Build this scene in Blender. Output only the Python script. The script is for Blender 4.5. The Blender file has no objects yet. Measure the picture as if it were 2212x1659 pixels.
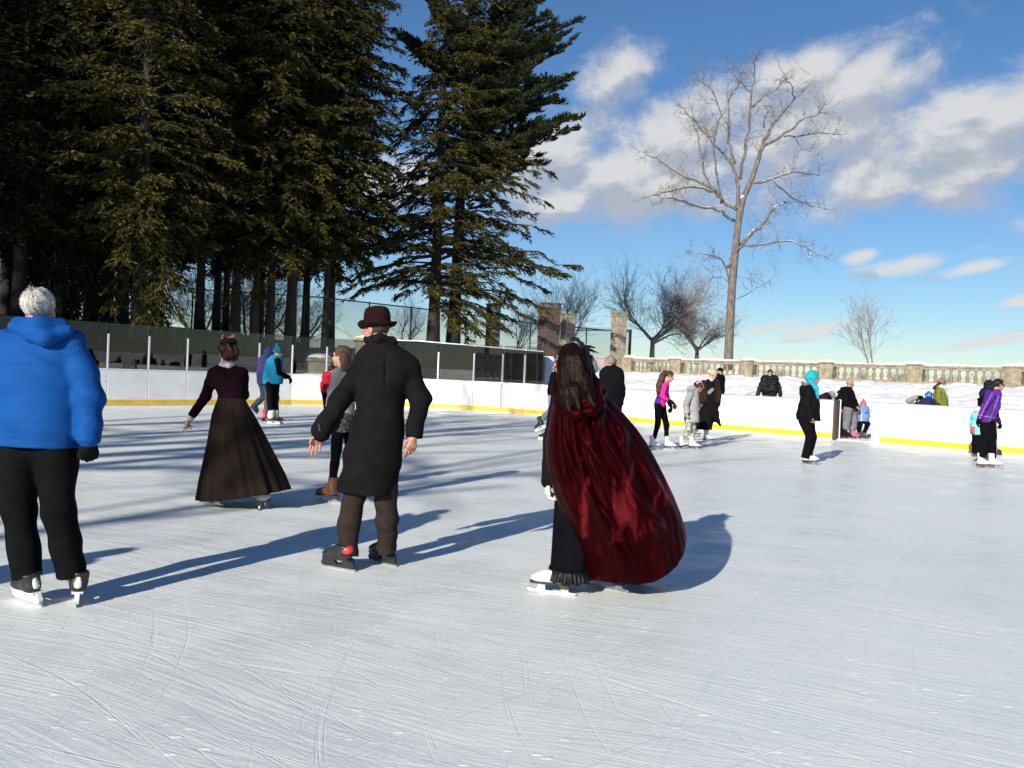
import bpy, bmesh, math, random
import numpy as np
from mathutils import Vector, Matrix
RAD = math.radians
scene = bpy.context.scene
C = scene.collection
# ------------------------------------------------------------------ camera
W, H, FPX = 2212.0, 1659.0, 1900.0
EYE = np.array((0.0, 0.0, 1.5))
PITCH, ROLL = math.atan(26.5 / FPX), math.atan(0.042)
_r0 = np.array((1, 0, 0.0)); _u0 = np.array((0, math.sin(PITCH), math.cos(PITCH)))
FWD = np.array((0, math.cos(PITCH), -math.sin(PITCH)))
RGT = _r0 * math.cos(ROLL) + _u0 * math.sin(ROLL)
UPV = _u0 * math.cos(ROLL) - _r0 * math.sin(ROLL)
cam_d = bpy.data.cameras.new('camera'); cam = bpy.data.objects.new('camera', cam_d); C.objects.link(cam)
cam_d.sensor_width = 36.0; cam_d.lens = 36.0 * FPX / W; cam_d.clip_end = 6000; cam_d.clip_start = 0.05
cam.matrix_world = Matrix(((RGT[0], UPV[0], -FWD[0], EYE[0]), (RGT[1], UPV[1], -FWD[1], EYE[1]),
                           (RGT[2], UPV[2], -FWD[2], EYE[2]), (0, 0, 0, 1)))
scene.camera = cam
# ------------------------------------------------------------------ sun, sky, exposure
SUN_EL = RAD(21.8)
SUN_AZ_FROM = math.atan2(-0.463, -0.886)            # compass angle (from +Y towards +X) where the sun stands
sd = np.array((math.sin(SUN_AZ_FROM) * math.cos(SUN_EL), math.cos(SUN_AZ_FROM) * math.cos(SUN_EL), math.sin(SUN_EL)))
sun_d = bpy.data.lights.new('sun', 'SUN'); sun = bpy.data.objects.new('sun', sun_d); C.objects.link(sun)
sun_d.energy = 4.6; sun_d.angle = RAD(0.53); sun_d.color = (1.0, 0.93, 0.82)
sun.rotation_euler = Vector(sd).to_track_quat('Z', 'Y').to_euler()
scene.view_settings.view_transform = 'Standard'; scene.view_settings.look = 'None'
scene.view_settings.exposure = 0.60; scene.view_settings.gamma = 1.0
scene.cycles.max_bounces = 6; scene.cycles.transparent_max_bounces = 12
scene.cycles.use_denoising = True
world = bpy.data.worlds.new("World"); scene.world = world; world.use_nodes = True

def raydir(x, y):
    v = FWD + RGT * ((x - W / 2) / FPX) - UPV * ((y - H / 2) / FPX)
    return v
def P(x, y, Z):
    """world point on the vertical plane Y=Z seen at (x,y) of the 2212-wide photograph"""
    v = raydir(x, y)
    return EYE + v * (Z / v[1])
def GX(x, Z):
    """X of a ground point at depth Z in column x"""
    lo, hi = 0.0, H * 1.5
    for _ in range(40):
        m = (lo + hi) / 2
        if P(x, m, Z)[2] > 0: lo = m
        else: hi = m
    return P(x, (lo + hi) / 2, Z)[0]

class NT:
    """short node-building helper"""
    def __init__(s, tree): s.t = tree; s.n = tree.nodes; s.l = tree.links
    def add(s, typ, **kw):
        nd = s.n.new(typ)
        for k, v in kw.items(): setattr(nd, k, v)
        return nd
    def set(s, sock, v):
        if isinstance(v, bpy.types.NodeSocket): s.l.new(v, sock)
        else: sock.default_value = v
    def m(s, op, a, b=0.0, c=0.0, clamp=False):
        nd = s.add('ShaderNodeMath', operation=op, use_clamp=clamp)
        for i, v in enumerate((a, b, c)): s.set(nd.inputs[i], v)
        return nd.outputs[0]
    def ramp(s, v, a, b, ca=0.0, cb=1.0):
        nd = s.add('ShaderNodeMapRange', interpolation_type='SMOOTHSTEP')
        s.set(nd.inputs[0], v); s.set(nd.inputs[1], a); s.set(nd.inputs[2], b); s.set(nd.inputs[3], ca); s.set(nd.inputs[4], cb)
        return nd.outputs[0]
    def mix(s, f, a, b):
        nd = s.add('ShaderNodeMix', data_type='RGBA')
        s.set(nd.inputs[0], f)
        for i, v in ((6, a), (7, b)):
            if not isinstance(v, bpy.types.NodeSocket) and len(v) == 3: v = (*v, 1)
            s.set(nd.inputs[i], v)
        return nd.outputs[2]
    def noise(s, vec, scale, detail=3.0, rough=0.55, dist=0.0):
        nd = s.add('ShaderNodeTexNoise')
        if vec is not None: s.l.new(vec, nd.inputs['Vector'])
        nd.inputs['Scale'].default_value = scale; nd.inputs['Detail'].default_value = detail
        nd.inputs['Roughness'].default_value = rough; nd.inputs['Distortion'].default_value = dist
        return nd.outputs[0]
    def mapping(s, vec, scale=(1, 1, 1), rot=(0, 0, 0), loc=(0, 0, 0)):
        nd = s.add('ShaderNodeMapping'); s.l.new(vec, nd.inputs[0])
        nd.inputs['Scale'].default_value = scale; nd.inputs['Rotation'].default_value = rot; nd.inputs['Location'].default_value = loc
        return nd.outputs[0]
    def bump(s, h, strength=0.5, dist=0.01, normal=None):
        nd = s.add('ShaderNodeBump'); s.l.new(h, nd.inputs['Height'])
        nd.inputs['Strength'].default_value = strength; nd.inputs['Distance'].default_value = dist
        if normal is not None: s.l.new(normal, nd.inputs['Normal'])
        return nd.outputs[0]

# sky: physical sky with fair-weather cumulus banks standing in fixed compass directions
w = NT(world.node_tree); w.n.clear()
out = w.add('ShaderNodeOutputWorld'); bg = w.add('ShaderNodeBackground'); w.l.new(bg.outputs[0], out.inputs[0])
sky = w.add('ShaderNodeTexSky', sky_type='NISHITA', sun_disc=False, sun_elevation=SUN_EL, sun_rotation=SUN_AZ_FROM,
            altitude=0.0, air_density=1.0, dust_density=0.0, ozone_density=4.5)
tc = w.add('ShaderNodeTexCoord'); sep = w.add('ShaderNodeSeparateXYZ'); w.l.new(tc.outputs['Generated'], sep.inputs[0])
az = w.m('ARCTAN2', sep.outputs[0], sep.outputs[1]); el = w.m('ARCSINE', sep.outputs[2])
CLOUDS = [(1330, 375, 190, 78), (1210, 330, 100, 70), (1330, 165, 70, 45), (1480, 300, 150, 75), (1740, 150, 90, 42), (1860, 190, 130, 65), (1650, 330, 160, 100),
          (2000, 320, 190, 85), (1920, 400, 150, 45), (2190, 250, 140, 80), (1950, 575, 90, 20), (2110, 578, 75, 15),
          (1650, 710, 70, 10), (1760, 716, 80, 14), (2130, 737, 90, 11), (2210, 650, 70, 15), (1865, 553, 35, 14),
          (830, 400, 110, 40), (-40, 420, 160, 60), (2600, 420, 300, 120), (-700, 300, 350, 120), (1400, 410, 170, 50), (1540, 360, 130, 55), (1790, 290, 110, 60), (2100, 370, 150, 55), (1240, 430, 120, 40), (2060, 250, 120, 60)]
def cloud_density(dx, dy):
    cv = w.add('ShaderNodeCombineXYZ')
    a_ = w.m('ADD', az, dx); e_ = w.m('ADD', el, dy)
    w.l.new(a_, cv.inputs[0]); w.l.new(w.m('MULTIPLY', e_, 1.5), cv.inputs[1])
    n1 = w.noise(cv.outputs[0], 10.0, 12.0, 0.64, 0.25)
    best = None
    for (x, y, rx, ry) in CLOUDS:
        v = raydir(x, y); v = v / np.linalg.norm(v)
        ca, ce = math.atan2(v[0], v[1]), math.asin(v[2])
        k = math.cos(math.atan((x - W / 2) / FPX))
        u1 = w.m('DIVIDE', w.m('SUBTRACT', a_, ca), 1.4 * rx / FPX * k * k)
        # flat undersides: below its middle a bank thins out faster
        u2 = w.m('DIVIDE', w.m('SUBTRACT', w.m('SUBTRACT', e_, w.m('MULTIPLY', w.m('SUBTRACT', a_, ca), .22)), ce), 1.28 * ry / FPX * k)
        dd = w.m('ADD', w.m('MULTIPLY', u1, u1), w.m('MULTIPLY', u2, u2))
        msk = w.m('SUBTRACT', 1.0 if ry > 32 else .78, w.m('SQRT', dd))
        best = msk if best is None else w.m('MAXIMUM', best, msk)
    f = w.m('ADD', w.m('MULTIPLY', best, 0.9), w.m('MULTIPLY', w.m('SUBTRACT', n1, 0.5), 2.6))
    return f
d0 = cloud_density(0.0, 0.0); d1 = cloud_density(-0.004, 0.022)
cover = w.ramp(d0, -0.35, 0.65, 0.0, 0.90)
lit = w.ramp(w.m('SUBTRACT', d0, d1), -0.25, 0.45)
ccol = w.mix(lit, (4.6, 4.85, 5.4), (7.5, 7.45, 7.35))
tn = w.add('ShaderNodeMix', data_type='RGBA', blend_type='MULTIPLY'); tn.inputs[0].default_value = 1.0; w.l.new(sky.outputs[0], tn.inputs[6]); tn.inputs[7].default_value = (.97, .985, 1.03, 1); skyt = tn.outputs[2]
gm = w.add('ShaderNodeHueSaturation'); w.l.new(skyt, gm.inputs['Color']); gm.inputs['Saturation'].default_value = 1.08; gm.inputs['Value'].default_value = 1.0
w.l.new(w.mix(cover, gm.outputs[0], ccol), bg.inputs[0])
bg.inputs[1].default_value = 0.066

# ------------------------------------------------------------------ materials
MAT = {}
def mat(name, col, rough=0.8, noise=(8.0, 0.25), bump=None, sheen=0.0, metal=0.0, spec=0.5, stretch=None, col2=None, coat=0.0, sub=0.0):
    if name in MAT: return MAT[name]
    m = bpy.data.materials.new(name); m.use_nodes = True; MAT[name] = m
    t = NT(m.node_tree); b = t.n['Principled BSDF']
    b.inputs['Roughness'].default_value = rough; b.inputs['Metallic'].default_value = metal
    b.inputs['Specular IOR Level'].default_value = spec
    tcn = t.add('ShaderNodeTexCoord'); v = tcn.outputs['Object']
    if stretch: v = t.mapping(v, stretch)
    if col2 is None: col2 = tuple(c * (1 - noise[1]) for c in col); col = tuple(min(1, c * (1 + noise[1] * 0.6)) for c in col)
    f = t.ramp(t.noise(v, noise[0], 5.0, 0.6), 0.3, 0.7)
    t.l.new(t.mix(f, col, col2), b.inputs['Base Color'])
    if bump: t.l.new(t.bump(t.noise(v, bump[0], 4.0, 0.6), bump[1], bump[2]), b.inputs['Normal'])
    if sheen:
        b.inputs['Sheen Weight'].default_value = sheen; b.inputs['Sheen Roughness'].default_value = 0.4
    if coat: b.inputs['Coat Weight'].default_value = coat; b.inputs['Coat Roughness'].default_value = 0.15
    if sub:
        b.inputs['Subsurface Weight'].default_value = sub; b.inputs['Subsurface Radius'].default_value = (0.012, 0.005, 0.003)
    return m
def cloth(name, col, noise=(14.0, 0.22), bump=(260.0, 0.5, 0.004), sheen=0.25, rough=0.92):
    new = name not in MAT; m = mat(name, tuple(c * .8 for c in col), rough, noise, bump, sheen * .03, spec=.035)
    if new:      # soft creases under the weave
        t = NT(m.node_tree); b = t.n['Principled BSDF']; o = t.add('ShaderNodeTexCoord').outputs['Object']; fine = b.inputs['Normal'].links[0].from_socket
        n = t.noise(t.mapping(o, (1.0, 1.0, 1.5), (.2, .35, 0)), 7.0, 3.0, .5, 1.2); n2 = t.noise(t.mapping(o, (.7, .7, 2.2), (-.3, .2, 0)), 15.0, 2.0, .5, .8)
        bp = t.bump(t.m('ADD', n, t.m('MULTIPLY', n2, .35)), .28, .045); fb = fine.node; t.l.new(bp, fb.inputs['Normal'])
    return m

# ------------------------------------------------------------------ objects
def tag(o, label=None, cat=None, group=None, kind=None):
    if label: o['label'] = label
    if cat: o['category'] = cat
    if group: o['group'] = group
    if kind: o['kind'] = kind
    return o
def thing(name, label, cat, loc=(0, 0, 0), group=None):
    o = bpy.data.objects.new(name, None); C.objects.link(o); o.location = loc; o.empty_display_size = 0.1
    return tag(o, label, cat, group)
def wloc(o):
    v = np.zeros(3)
    while o is not None:
        v = v + np.array(o.location); o = o.parent
    return v
def mesh(name, verts, faces, mats, parent=None, smooth=True, midx=None):
    """faces: list of index tuples, or array / list of arrays of equal-sided faces. World coordinates in."""
    v = np.asarray(verts, dtype=np.float64)
    if parent is not None: v = v - wloc(parent)
    me = bpy.data.meshes.new(name)
    if isinstance(faces, np.ndarray): faces = [faces]
    if len(faces) and isinstance(faces[0], np.ndarray):
        n = sum(len(f) for f in faces); tot = np.concatenate([np.full(len(f), f.shape[1]) for f in faces])
        idx = np.concatenate([f.ravel() for f in faces])
        me.vertices.add(len(v)); me.vertices.foreach_set('co', v.astype(np.float32).ravel())
        me.loops.add(len(idx)); me.loops.foreach_set('vertex_index', idx.astype(np.int32))
        me.polygons.add(n)
        st = np.concatenate(([0], np.cumsum(tot)[:-1]))
        me.polygons.foreach_set('loop_start', st.astype(np.int32))
        me.polygons.foreach_set('loop_total', tot.astype(np.int32))
        me.update(calc_edges=True); me.validate()
    else:
        me.from_pydata([tuple(x) for x in v], [], [tuple(int(i) for i in f) for f in faces]); me.update()
    if not isinstance(mats, (list, tuple)): mats = [mats]
    for m in mats: me.materials.append(m)
    if smooth: me.polygons.foreach_set('use_smooth', np.ones(len(me.polygons), dtype=bool))
    if midx is not None: me.polygons.foreach_set('material_index', np.asarray(midx, dtype=np.int32))
    o = bpy.data.objects.new(name, me); C.objects.link(o)
    if parent is not None: o.parent = parent
    return o
class MB:
    """collects boxes / prisms / tubes / lathes into one mesh"""
    def __init__(s): s.v = []; s.f = []
    def add(s, vs, fs):
        o = len(s.v); s.v.extend([tuple(map(float, x)) for x in vs]); s.f.extend([tuple(i + o for i in f) for f in fs]); return s
    def box(s, c, size, yaw=0.0, bev=0.0, M=None):
        hx, hy, hz = [q / 2 for q in size]
        if bev > 0:
            b = min(bev, hx * .9, hy * .9, hz * .9); vs = []
            for sx in (-1, 1):
                for sy in (-1, 1):
                    for sz in (-1, 1):
                        vs += [(sx * (hx - b), sy * (hy - b), sz * hz), (sx * (hx - b), sy * hy, sz * (hz - b)), (sx * hx, sy * (hy - b), sz * (hz - b))]
            bm = bmesh.new()
            for q in vs: bm.verts.new(q)
            r = bmesh.ops.convex_hull(bm, input=bm.verts); bm.verts.index_update()
            fs = [tuple(q.index for q in f.verts) for f in bm.faces]; vs = [tuple(q.co) for q in bm.verts]; bm.free()
        else:
            vs = [(sx * hx, sy * hy, sz * hz) for sx in (-1, 1) for sy in (-1, 1) for sz in (-1, 1)]
            fs = [(0, 1, 3, 2), (4, 6, 7, 5), (0, 4, 5, 1), (2, 3, 7, 6), (0, 2, 6, 4), (1, 5, 7, 3)]
        ca, sa = math.cos(yaw), math.sin(yaw)
        out_ = []
        for q in vs:
            p = np.array((q[0] * ca - q[1] * sa, q[0] * sa + q[1] * ca, q[2]))
            if M is not None: p = M @ np.array(q)
            out_.append(p + np.array(c))
        return s.add(out_, fs)
    def lathe(s, c, prof, n=10, M=None):
        vs = []
        for (r, z) in prof:
            for k in range(n):
                a = 2 * math.pi * k / n; q = np.array((r * math.cos(a), r * math.sin(a), z))
                if M is not None: q = M @ q
                vs.append(q + np.array(c))
        fs = []
        for i in range(len(prof) - 1):
            for k in range(n): fs.append((i * n + k, i * n + (k + 1) % n, (i + 1) * n + (k + 1) % n, (i + 1) * n + k))
        fs.append(tuple(range(n - 1, -1, -1))); fs.append(tuple((len(prof) - 1) * n + k for k in range(n)))
        return s.add(vs, fs)
    def tube(s, pts, rad, n=6, cap=True):
        pts = np.asarray(pts, float); m = len(pts)
        rad = np.broadcast_to(np.asarray(rad, float), (m,))
        tg = np.gradient(pts, axis=0); tg /= np.linalg.norm(tg, axis=1)[:, None] + 1e-9
        ref = np.array((0.31, 0.83, 0.46)) if abs(tg[:, 2]).mean() > .6 else np.array((0.1, 0.05, 1.0))
        u = np.cross(tg, ref); u /= np.linalg.norm(u, axis=1)[:, None] + 1e-9; w_ = np.cross(tg, u)
        a = np.arange(n) * 2 * np.pi / n
        ring = pts[:, None] + rad[:, None, None] * (u[:, None] * np.cos(a)[None, :, None] + w_[:, None] * np.sin(a)[None, :, None])
        fs = [(i * n + k, i * n + (k + 1) % n, (i + 1) * n + (k + 1) % n, (i + 1) * n + k) for i in range(m - 1) for k in range(n)]
        if cap: fs += [tuple(range(n - 1, -1, -1)), tuple((m - 1) * n + k for k in range(n))]
        return s.add(ring.reshape(-1, 3), fs)
    def prism(s, prof, o, ex, ey, ez, th):
        """outline prof (a,b) in the plane ex,ey at o, extruded +-th/2 along ez"""
        n = len(prof); vs = []
        for sgn in (-.5, .5):
            for (a, b) in prof: vs.append(np.array(o) + np.array(ex) * a + np.array(ey) * b + np.array(ez) * sgn * th)
        fs = [tuple(range(n - 1, -1, -1)), tuple(range(n, 2 * n))] + [(i, (i + 1) % n, n + (i + 1) % n, n + i) for i in range(n)]
        return s.add(vs, fs)
    def build(s, name, mats, parent=None, smooth=False): return mesh(name, s.v, s.f, mats, parent, smooth)
def loft(rings, closed=True, cap0=False, cap1=False):
    r = np.asarray(rings, float); m, n = r.shape[:2]; fs = []
    for i in range(m - 1):
        for k in range(n if closed else n - 1):
            fs.append((i * n + k, i * n + (k + 1) % n, (i + 1) * n + (k + 1) % n, (i + 1) * n + k))
    if cap0: fs.append(tuple(range(n - 1, -1, -1)))
    if cap1: fs.append(tuple((m - 1) * n + k for k in range(n)))
    return r.reshape(-1, 3), fs
def thicken(o, t, off=0.0):
    md = o.modifiers.new('thickness', 'SOLIDIFY'); md.thickness = t; md.offset = off
    return o
# ------------------------------------------------------------------ implicit shapes -> meshes
def nrm(v):
    v = np.asarray(v, float); return v / (np.linalg.norm(v) + 1e-9)
def cap_(a, b, ra, rb):
    a = np.asarray(a, float); b = np.asarray(b, float); ba = b - a; bb = float(ba @ ba) + 1e-9
    def f(X, Y, Z):
        dx, dy, dz = X - a[0], Y - a[1], Z - a[2]
        h = np.clip((dx * ba[0] + dy * ba[1] + dz * ba[2]) / bb, 0, 1)
        return np.sqrt((dx - ba[0] * h) ** 2 + (dy - ba[1] * h) ** 2 + (dz - ba[2] * h) ** 2) - (ra + (rb - ra) * h)
    f.bb = (np.minimum(a - ra, b - rb), np.maximum(a + ra, b + rb)); return f
def ell_(c, r, R=None):
    c = np.asarray(c, float); r = np.asarray(r, float); R = np.eye(3) if R is None else R   # columns of R: local axes
    def f(X, Y, Z):
        d = (X - c[0], Y - c[1], Z - c[2])
        q = [d[0] * R[0, i] + d[1] * R[1, i] + d[2] * R[2, i] for i in range(3)]
        k0 = np.sqrt(sum((q[i] / r[i]) ** 2 for i in range(3))); k1 = np.sqrt(sum((q[i] / r[i] ** 2) ** 2 for i in range(3)))
        return k0 * (k0 - 1) / (k1 + 1e-9)
    m = r.max(); f.bb = (c - m, c + m); return f
def column_(tab, yaw=0.0):
    """stack of ellipses: rows (z, cx, cy, a, b), interpolated over height"""
    t = np.array(sorted(tab), float)
    zz = np.linspace(t[0, 0], t[-1, 0], 60); it = [np.interp(zz, t[:, 0], t[:, i]) for i in range(1, 5)]
    ker = np.array([1, 2, 3, 2, 1.]) / 9
    it = [np.convolve(np.pad(q, 2, 'edge'), ker, 'valid') for q in it]
    ca, sa = math.cos(yaw), math.sin(yaw)
    def f(X, Y, Z):
        cx, cy, a, b = [np.interp(Z, zz, q) for q in it]
        dx, dy = X - cx, Y - cy
        u, v = dx * ca + dy * sa, -dx * sa + dy * ca
        d = (np.sqrt((u / a) ** 2 + (v / b) ** 2) - 1) * np.minimum(a, b)
        return np.maximum(d, np.maximum(t[0, 0] - Z, Z - t[-1, 0]))
    m = max(t[:, 3].max(), t[:, 4].max())
    f.bb = (np.array((t[:, 1].min() - m, t[:, 2].min() - m, t[0, 0])), np.array((t[:, 1].max() + m, t[:, 2].max() + m, t[-1, 0]))); return f
def smin(a, b, k):
    h = np.clip(.5 + .5 * (b - a) / k, 0, 1); return b + (a - b) * h - k * h * (1 - h)
def union_(fs, k=0.03):
    def f(X, Y, Z):
        d = fs[0](X, Y, Z)
        for g in fs[1:]: d = smin(d, g(X, Y, Z), k)
        return d
    f.bb = (np.min([g.bb[0] for g in fs], 0), np.max([g.bb[1] for g in fs], 0)); return f
def cut_(f, *planes):
    """keep the side where n.(p-o) < 0 for every (o, n)"""
    def g(X, Y, Z):
        d = f(X, Y, Z)
        for (o, n) in planes:
            n = nrm(n); d = np.maximum(d, (X - o[0]) * n[0] + (Y - o[1]) * n[1] + (Z - o[2]) * n[2])
        return d
    g.bb = f.bb; return g
def sub_(f, h, k=0.006):
    def g(X, Y, Z): return -smin(-f(X, Y, Z), h(X, Y, Z), k)
    g.bb = f.bb; return g
def folds_(f, amp, freq, seed=0.0, dirv=(0.3, 0.2, 1.0)):
    dv = nrm(dirv)
    def g(X, Y, Z):
        t = X * dv[0] + Y * dv[1] + Z * dv[2]
        wv = np.sin(freq * t + 2.3 * np.sin(freq * .33 * X + seed) + 1.8 * np.sin(freq * .39 * Y + freq * .23 * Z + 2 * seed))
        w2 = np.sin(freq * 1.9 * t + 2.0 * np.sin(freq * .5 * X + 3 * seed + freq * .4 * Z) + seed)
        ms = .5 + .5 * np.sin(freq * .27 * Z + freq * .21 * X + 3.1 * seed)
        return f(X, Y, Z) + amp * (wv * ms + .45 * w2 * (1 - ms))
    g.bb = (f.bb[0] - amp * 1.5, f.bb[1] + amp * 1.5); return g
def snets(f, vox):
    lo = f.bb[0] - 2.2 * vox; hi = f.bb[1] + 2.2 * vox
    n = np.ceil((hi - lo) / vox).astype(int) + 1
    ax = [(lo[i] + vox * np.arange(n[i])).astype(np.float32) for i in range(3)]
    D = f(ax[0][:, None, None], ax[1][None, :, None], ax[2][None, None, :])
    D = np.broadcast_to(D, tuple(n)).astype(np.float32)
    S = D < 0
    cnt = sum(S[i:n[0] - 1 + i, j:n[1] - 1 + j, k:n[2] - 1 + k].astype(np.int8) for i in (0, 1) for j in (0, 1) for k in (0, 1))
    act = (cnt > 0) & (cnt < 8); I = np.argwhere(act)
    idx = np.full(act.shape, -1, np.int64); idx[act] = np.arange(len(I))
    cor = [(i, j, k) for i in (0, 1) for j in (0, 1) for k in (0, 1)]
    cv = {c: D[I[:, 0] + c[0], I[:, 1] + c[1], I[:, 2] + c[2]] for c in cor}
    acc = np.zeros((len(I), 3)); num = np.zeros(len(I))
    for c in cor:
        for a in range(3):
            if c[a] == 0:
                e = list(c); e[a] = 1; e = tuple(e); A, B = cv[c], cv[e]
                x = (A < 0) != (B < 0); t = np.where(x, A / np.where(x, A - B, 1), 0)
                p = np.array(c, float)[None] + np.eye(3)[a][None] * t[:, None]
                acc += np.where(x[:, None], p, 0); num += x
    V = (I + acc / np.maximum(num, 1)[:, None]) * vox + lo
    Fs = []
    for a in range(3):
        b, c = (a + 1) % 3, (a + 2) % 3
        s0 = [slice(None)] * 3; s1 = [slice(None)] * 3
        s0[a] = slice(0, n[a] - 1); s1[a] = slice(1, n[a])
        E = np.argwhere(S[tuple(s0)] != S[tuple(s1)])
        E = E[(E[:, b] > 0) & (E[:, c] > 0) & (E[:, b] < n[b] - 1) & (E[:, c] < n[c] - 1)]
        ins = S[E[:, 0], E[:, 1], E[:, 2]]
        q = []
        for (ob, oc) in ((-1, -1), (0, -1), (0, 0), (-1, 0)):
            G = E.copy(); G[:, b] += ob; G[:, c] += oc; q.append(idx[G[:, 0], G[:, 1], G[:, 2]])
        q = np.stack(q, 1); q[~ins] = q[~ins][:, ::-1]; Fs.append(q)
    return V, np.concatenate(Fs)
def blob(name, f, m, parent, vox): 
    V, F = snets(f, vox); return mesh(name, V, F, m, parent, True)
# ================================================================== SETTING
# boards run along this plan line (from far off-frame left, round the corner, to off-frame right)
BL = [(-31.0, 1.0), (-11.9, 25.6), (-9.0, 29.5), (-7.5, 31.3), (-5.6, 32.5), (-3.6, 32.9), (-1.7, 32.6), (0.0, 31.75), (1.5, 30.6), (8.87, 24.2)]
BR = [(9.62, 23.45), (12.25, 21.0), (34.0, 1.5)]
BALA, BALB = np.array((7.3, 57.0)), np.array((40.0, 25.3))
def seg_dist(X, Y, a, b):
    a = np.asarray(a, float); b = np.asarray(b, float); d = b - a
    t = np.clip(((X - a[0]) * d[0] + (Y - a[1]) * d[1]) / (d @ d), 0, 1)
    return np.hypot(X - a[0] - t * d[0], Y - a[1] - t * d[1])
def poly_dist(X, Y, pts):
    d = None
    for a, b in zip(pts[:-1], pts[1:]):
        e = seg_dist(X, Y, a, b); d = e if d is None else np.minimum(d, e)
    return d
def inside(X, Y, poly):
    r = np.zeros(np.broadcast(X, Y).shape, bool); n = len(poly)
    for i in range(n):
        (x0, y0), (x1, y1) = poly[i], poly[(i + 1) % n]
        c = ((y0 > Y) != (y1 > Y)) & (X < (x1 - x0) * (Y - y0) / (y1 - y0 + 1e-12) + x0); r ^= c
    return r
# --- ice
def ice_material():
    m = bpy.data.materials.new('skated_ice'); m.use_nodes = True; t = NT(m.node_tree); b = t.n['Principled BSDF']
    o = t.add('ShaderNodeTexCoord').outputs['Object']
    big = t.noise(o, 0.22, 4.0, 0.6); mid = t.noise(o, 1.3, 5.0, 0.6); fine = t.noise(o, 48.0, 4.0, 0.7)
    nz = t.add('ShaderNodeTexNoise'); nz.inputs['Scale'].default_value = .22; nz.inputs['Detail'].default_value = 1.0; t.l.new(o, nz.inputs['Vector'])
    def bent(amt):
        sc_ = t.add('ShaderNodeVectorMath', operation='SCALE'); t.l.new(nz.outputs['Color'], sc_.inputs[0]); sc_.inputs['Scale'].default_value = amt
        wv = t.add('ShaderNodeVectorMath', operation='ADD'); t.l.new(o, wv.inputs[0]); t.l.new(sc_.outputs[0], wv.inputs[1]); return wv.outputs[0]
    def along_(ang, sx, sy, off, amt, det=3.0):
        v = t.mapping(t.mapping(bent(amt), (1, 1, 1), (0, 0, -RAD(ang))), (sx, sy, 1), (0, 0, 0), (off, off * 1.7, 0)); return t.noise(v, 1.0, det, .62)
    # brushed field: countless fine parallel cuts, three headings taking turns over the rink
    s1 = along_(-17, .9, 48, 0, .5); s2 = along_(-30, .8, 44, 5, .7); s3 = along_(-7, .7, 56, 9, .6); s4 = along_(58, .9, 44, 13, .8); s5 = along_(-19, .35, 13, 2, .5)
    p1 = t.ramp(t.noise(t.mapping(o, (1, 1, 1), (0, 0, 0), (3, 8, 0)), .45, 2.0), .40, .60); p2 = t.ramp(t.noise(t.mapping(o, (1, 1, 1), (0, 0, 0), (13, 2, 0)), .5, 2.0), .45, .62)
    def lerp(f, x, y): return t.m('ADD', t.m('MULTIPLY', x, t.m('SUBTRACT', 1.0, f)), t.m('MULTIPLY', y, f))
    field = lerp(t.m('MULTIPLY', p2, .55), lerp(p1, s1, s2), s3); field = t.m('ADD', t.m('MULTIPLY', field, .62), t.m('ADD', t.m('MULTIPLY', s4, .14), t.m('MULTIPLY', s5, .24)))
    fld = t.ramp(field, .36, .68)
    # single deeper cuts
    cuts = None; dark = None
    for (ang, sx, sy, off, amt, lo) in ((-22, .2, 20, 1, 1.0, .64), (-38, .22, 19, 4, 1.3, .65), (-12, .18, 22, 7, 1.0, .645), (66, .22, 19, 11, 1.6, .665), (100, .26, 17, 15, 1.8, .675), (35, .22, 19, 19, 1.4, .675)):
        n = along_(ang, sx, sy, off, amt, 2.0); l1 = t.ramp(n, lo, lo + .03); d1 = t.ramp(n, lo - .035, lo - .005); d1 = t.m('MULTIPLY', d1, t.m('SUBTRACT', 1.0, l1))
        cuts = l1 if cuts is None else t.m('MAXIMUM', cuts, l1); dark = d1 if dark is None else t.m('MAXIMUM', dark, d1)
    vor = t.add('ShaderNodeTexVoronoi', feature='F1'); t.l.new(t.mapping(o, (1, 2.2, 1), (0, 0, .2)), vor.inputs['Vector']); vor.inputs['Scale'].default_value = 5.5
    flakes = t.m('MULTIPLY', t.ramp(vor.outputs['Distance'], .09, .17, 1.0, 0.0), t.ramp(t.noise(o, 1.1, 3.0), .43, .56))
    snow = t.ramp(t.m('ADD', t.m('MULTIPLY', mid, .65), t.m('MULTIPLY', fine, .4)), .40, .68)
    col = t.mix(t.ramp(big, .36, .62), (.60, .645, .645), (.72, .75, .73))
    col = t.mix(t.m('MULTIPLY', snow, .5), col, (.80, .815, .79))
    col = t.mix(t.m('MULTIPLY', fld, .55), col, (.86, .88, .845))
    col = t.mix(t.m('MULTIPLY', dark, .16), col, (.52, .57, .60))
    col = t.mix(t.m('MULTIPLY', cuts, .28), col, (.86, .88, .85))
    col = t.mix(flakes, col, (.97, .97, .96))
    t.l.new(col, b.inputs['Base Color'])
    t.l.new(t.ramp(t.m('ADD', snow, fld), .2, 1.4, .24, .62), b.inputs['Roughness'])
    b.inputs['IOR'].default_value = 1.31; b.inputs['Specular IOR Level'].default_value = .5
    hh = t.m('ADD', t.m('MULTIPLY', fld, .9), t.m('ADD', t.m('MULTIPLY', fine, .7), t.m('MULTIPLY', flakes, 1.6)))
    hh = t.m('ADD', hh, t.m('SUBTRACT', t.m('MULTIPLY', cuts, .5), t.m('MULTIPLY', dark, .8)))
    t.l.new(t.bump(hh, .20, .010), b.inputs['Normal'])
    return m
ICE = ice_material()
def snow_mat(name, a, bcol, bs):
    return mat(name, a, 0.7, (1.3, .1), (bs, .9, .05), col2=bcol, sub=0.0)
SNOW = snow_mat('packed_snow', (.88, .885, .89), (.80, .81, .83), 3.2)
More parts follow.
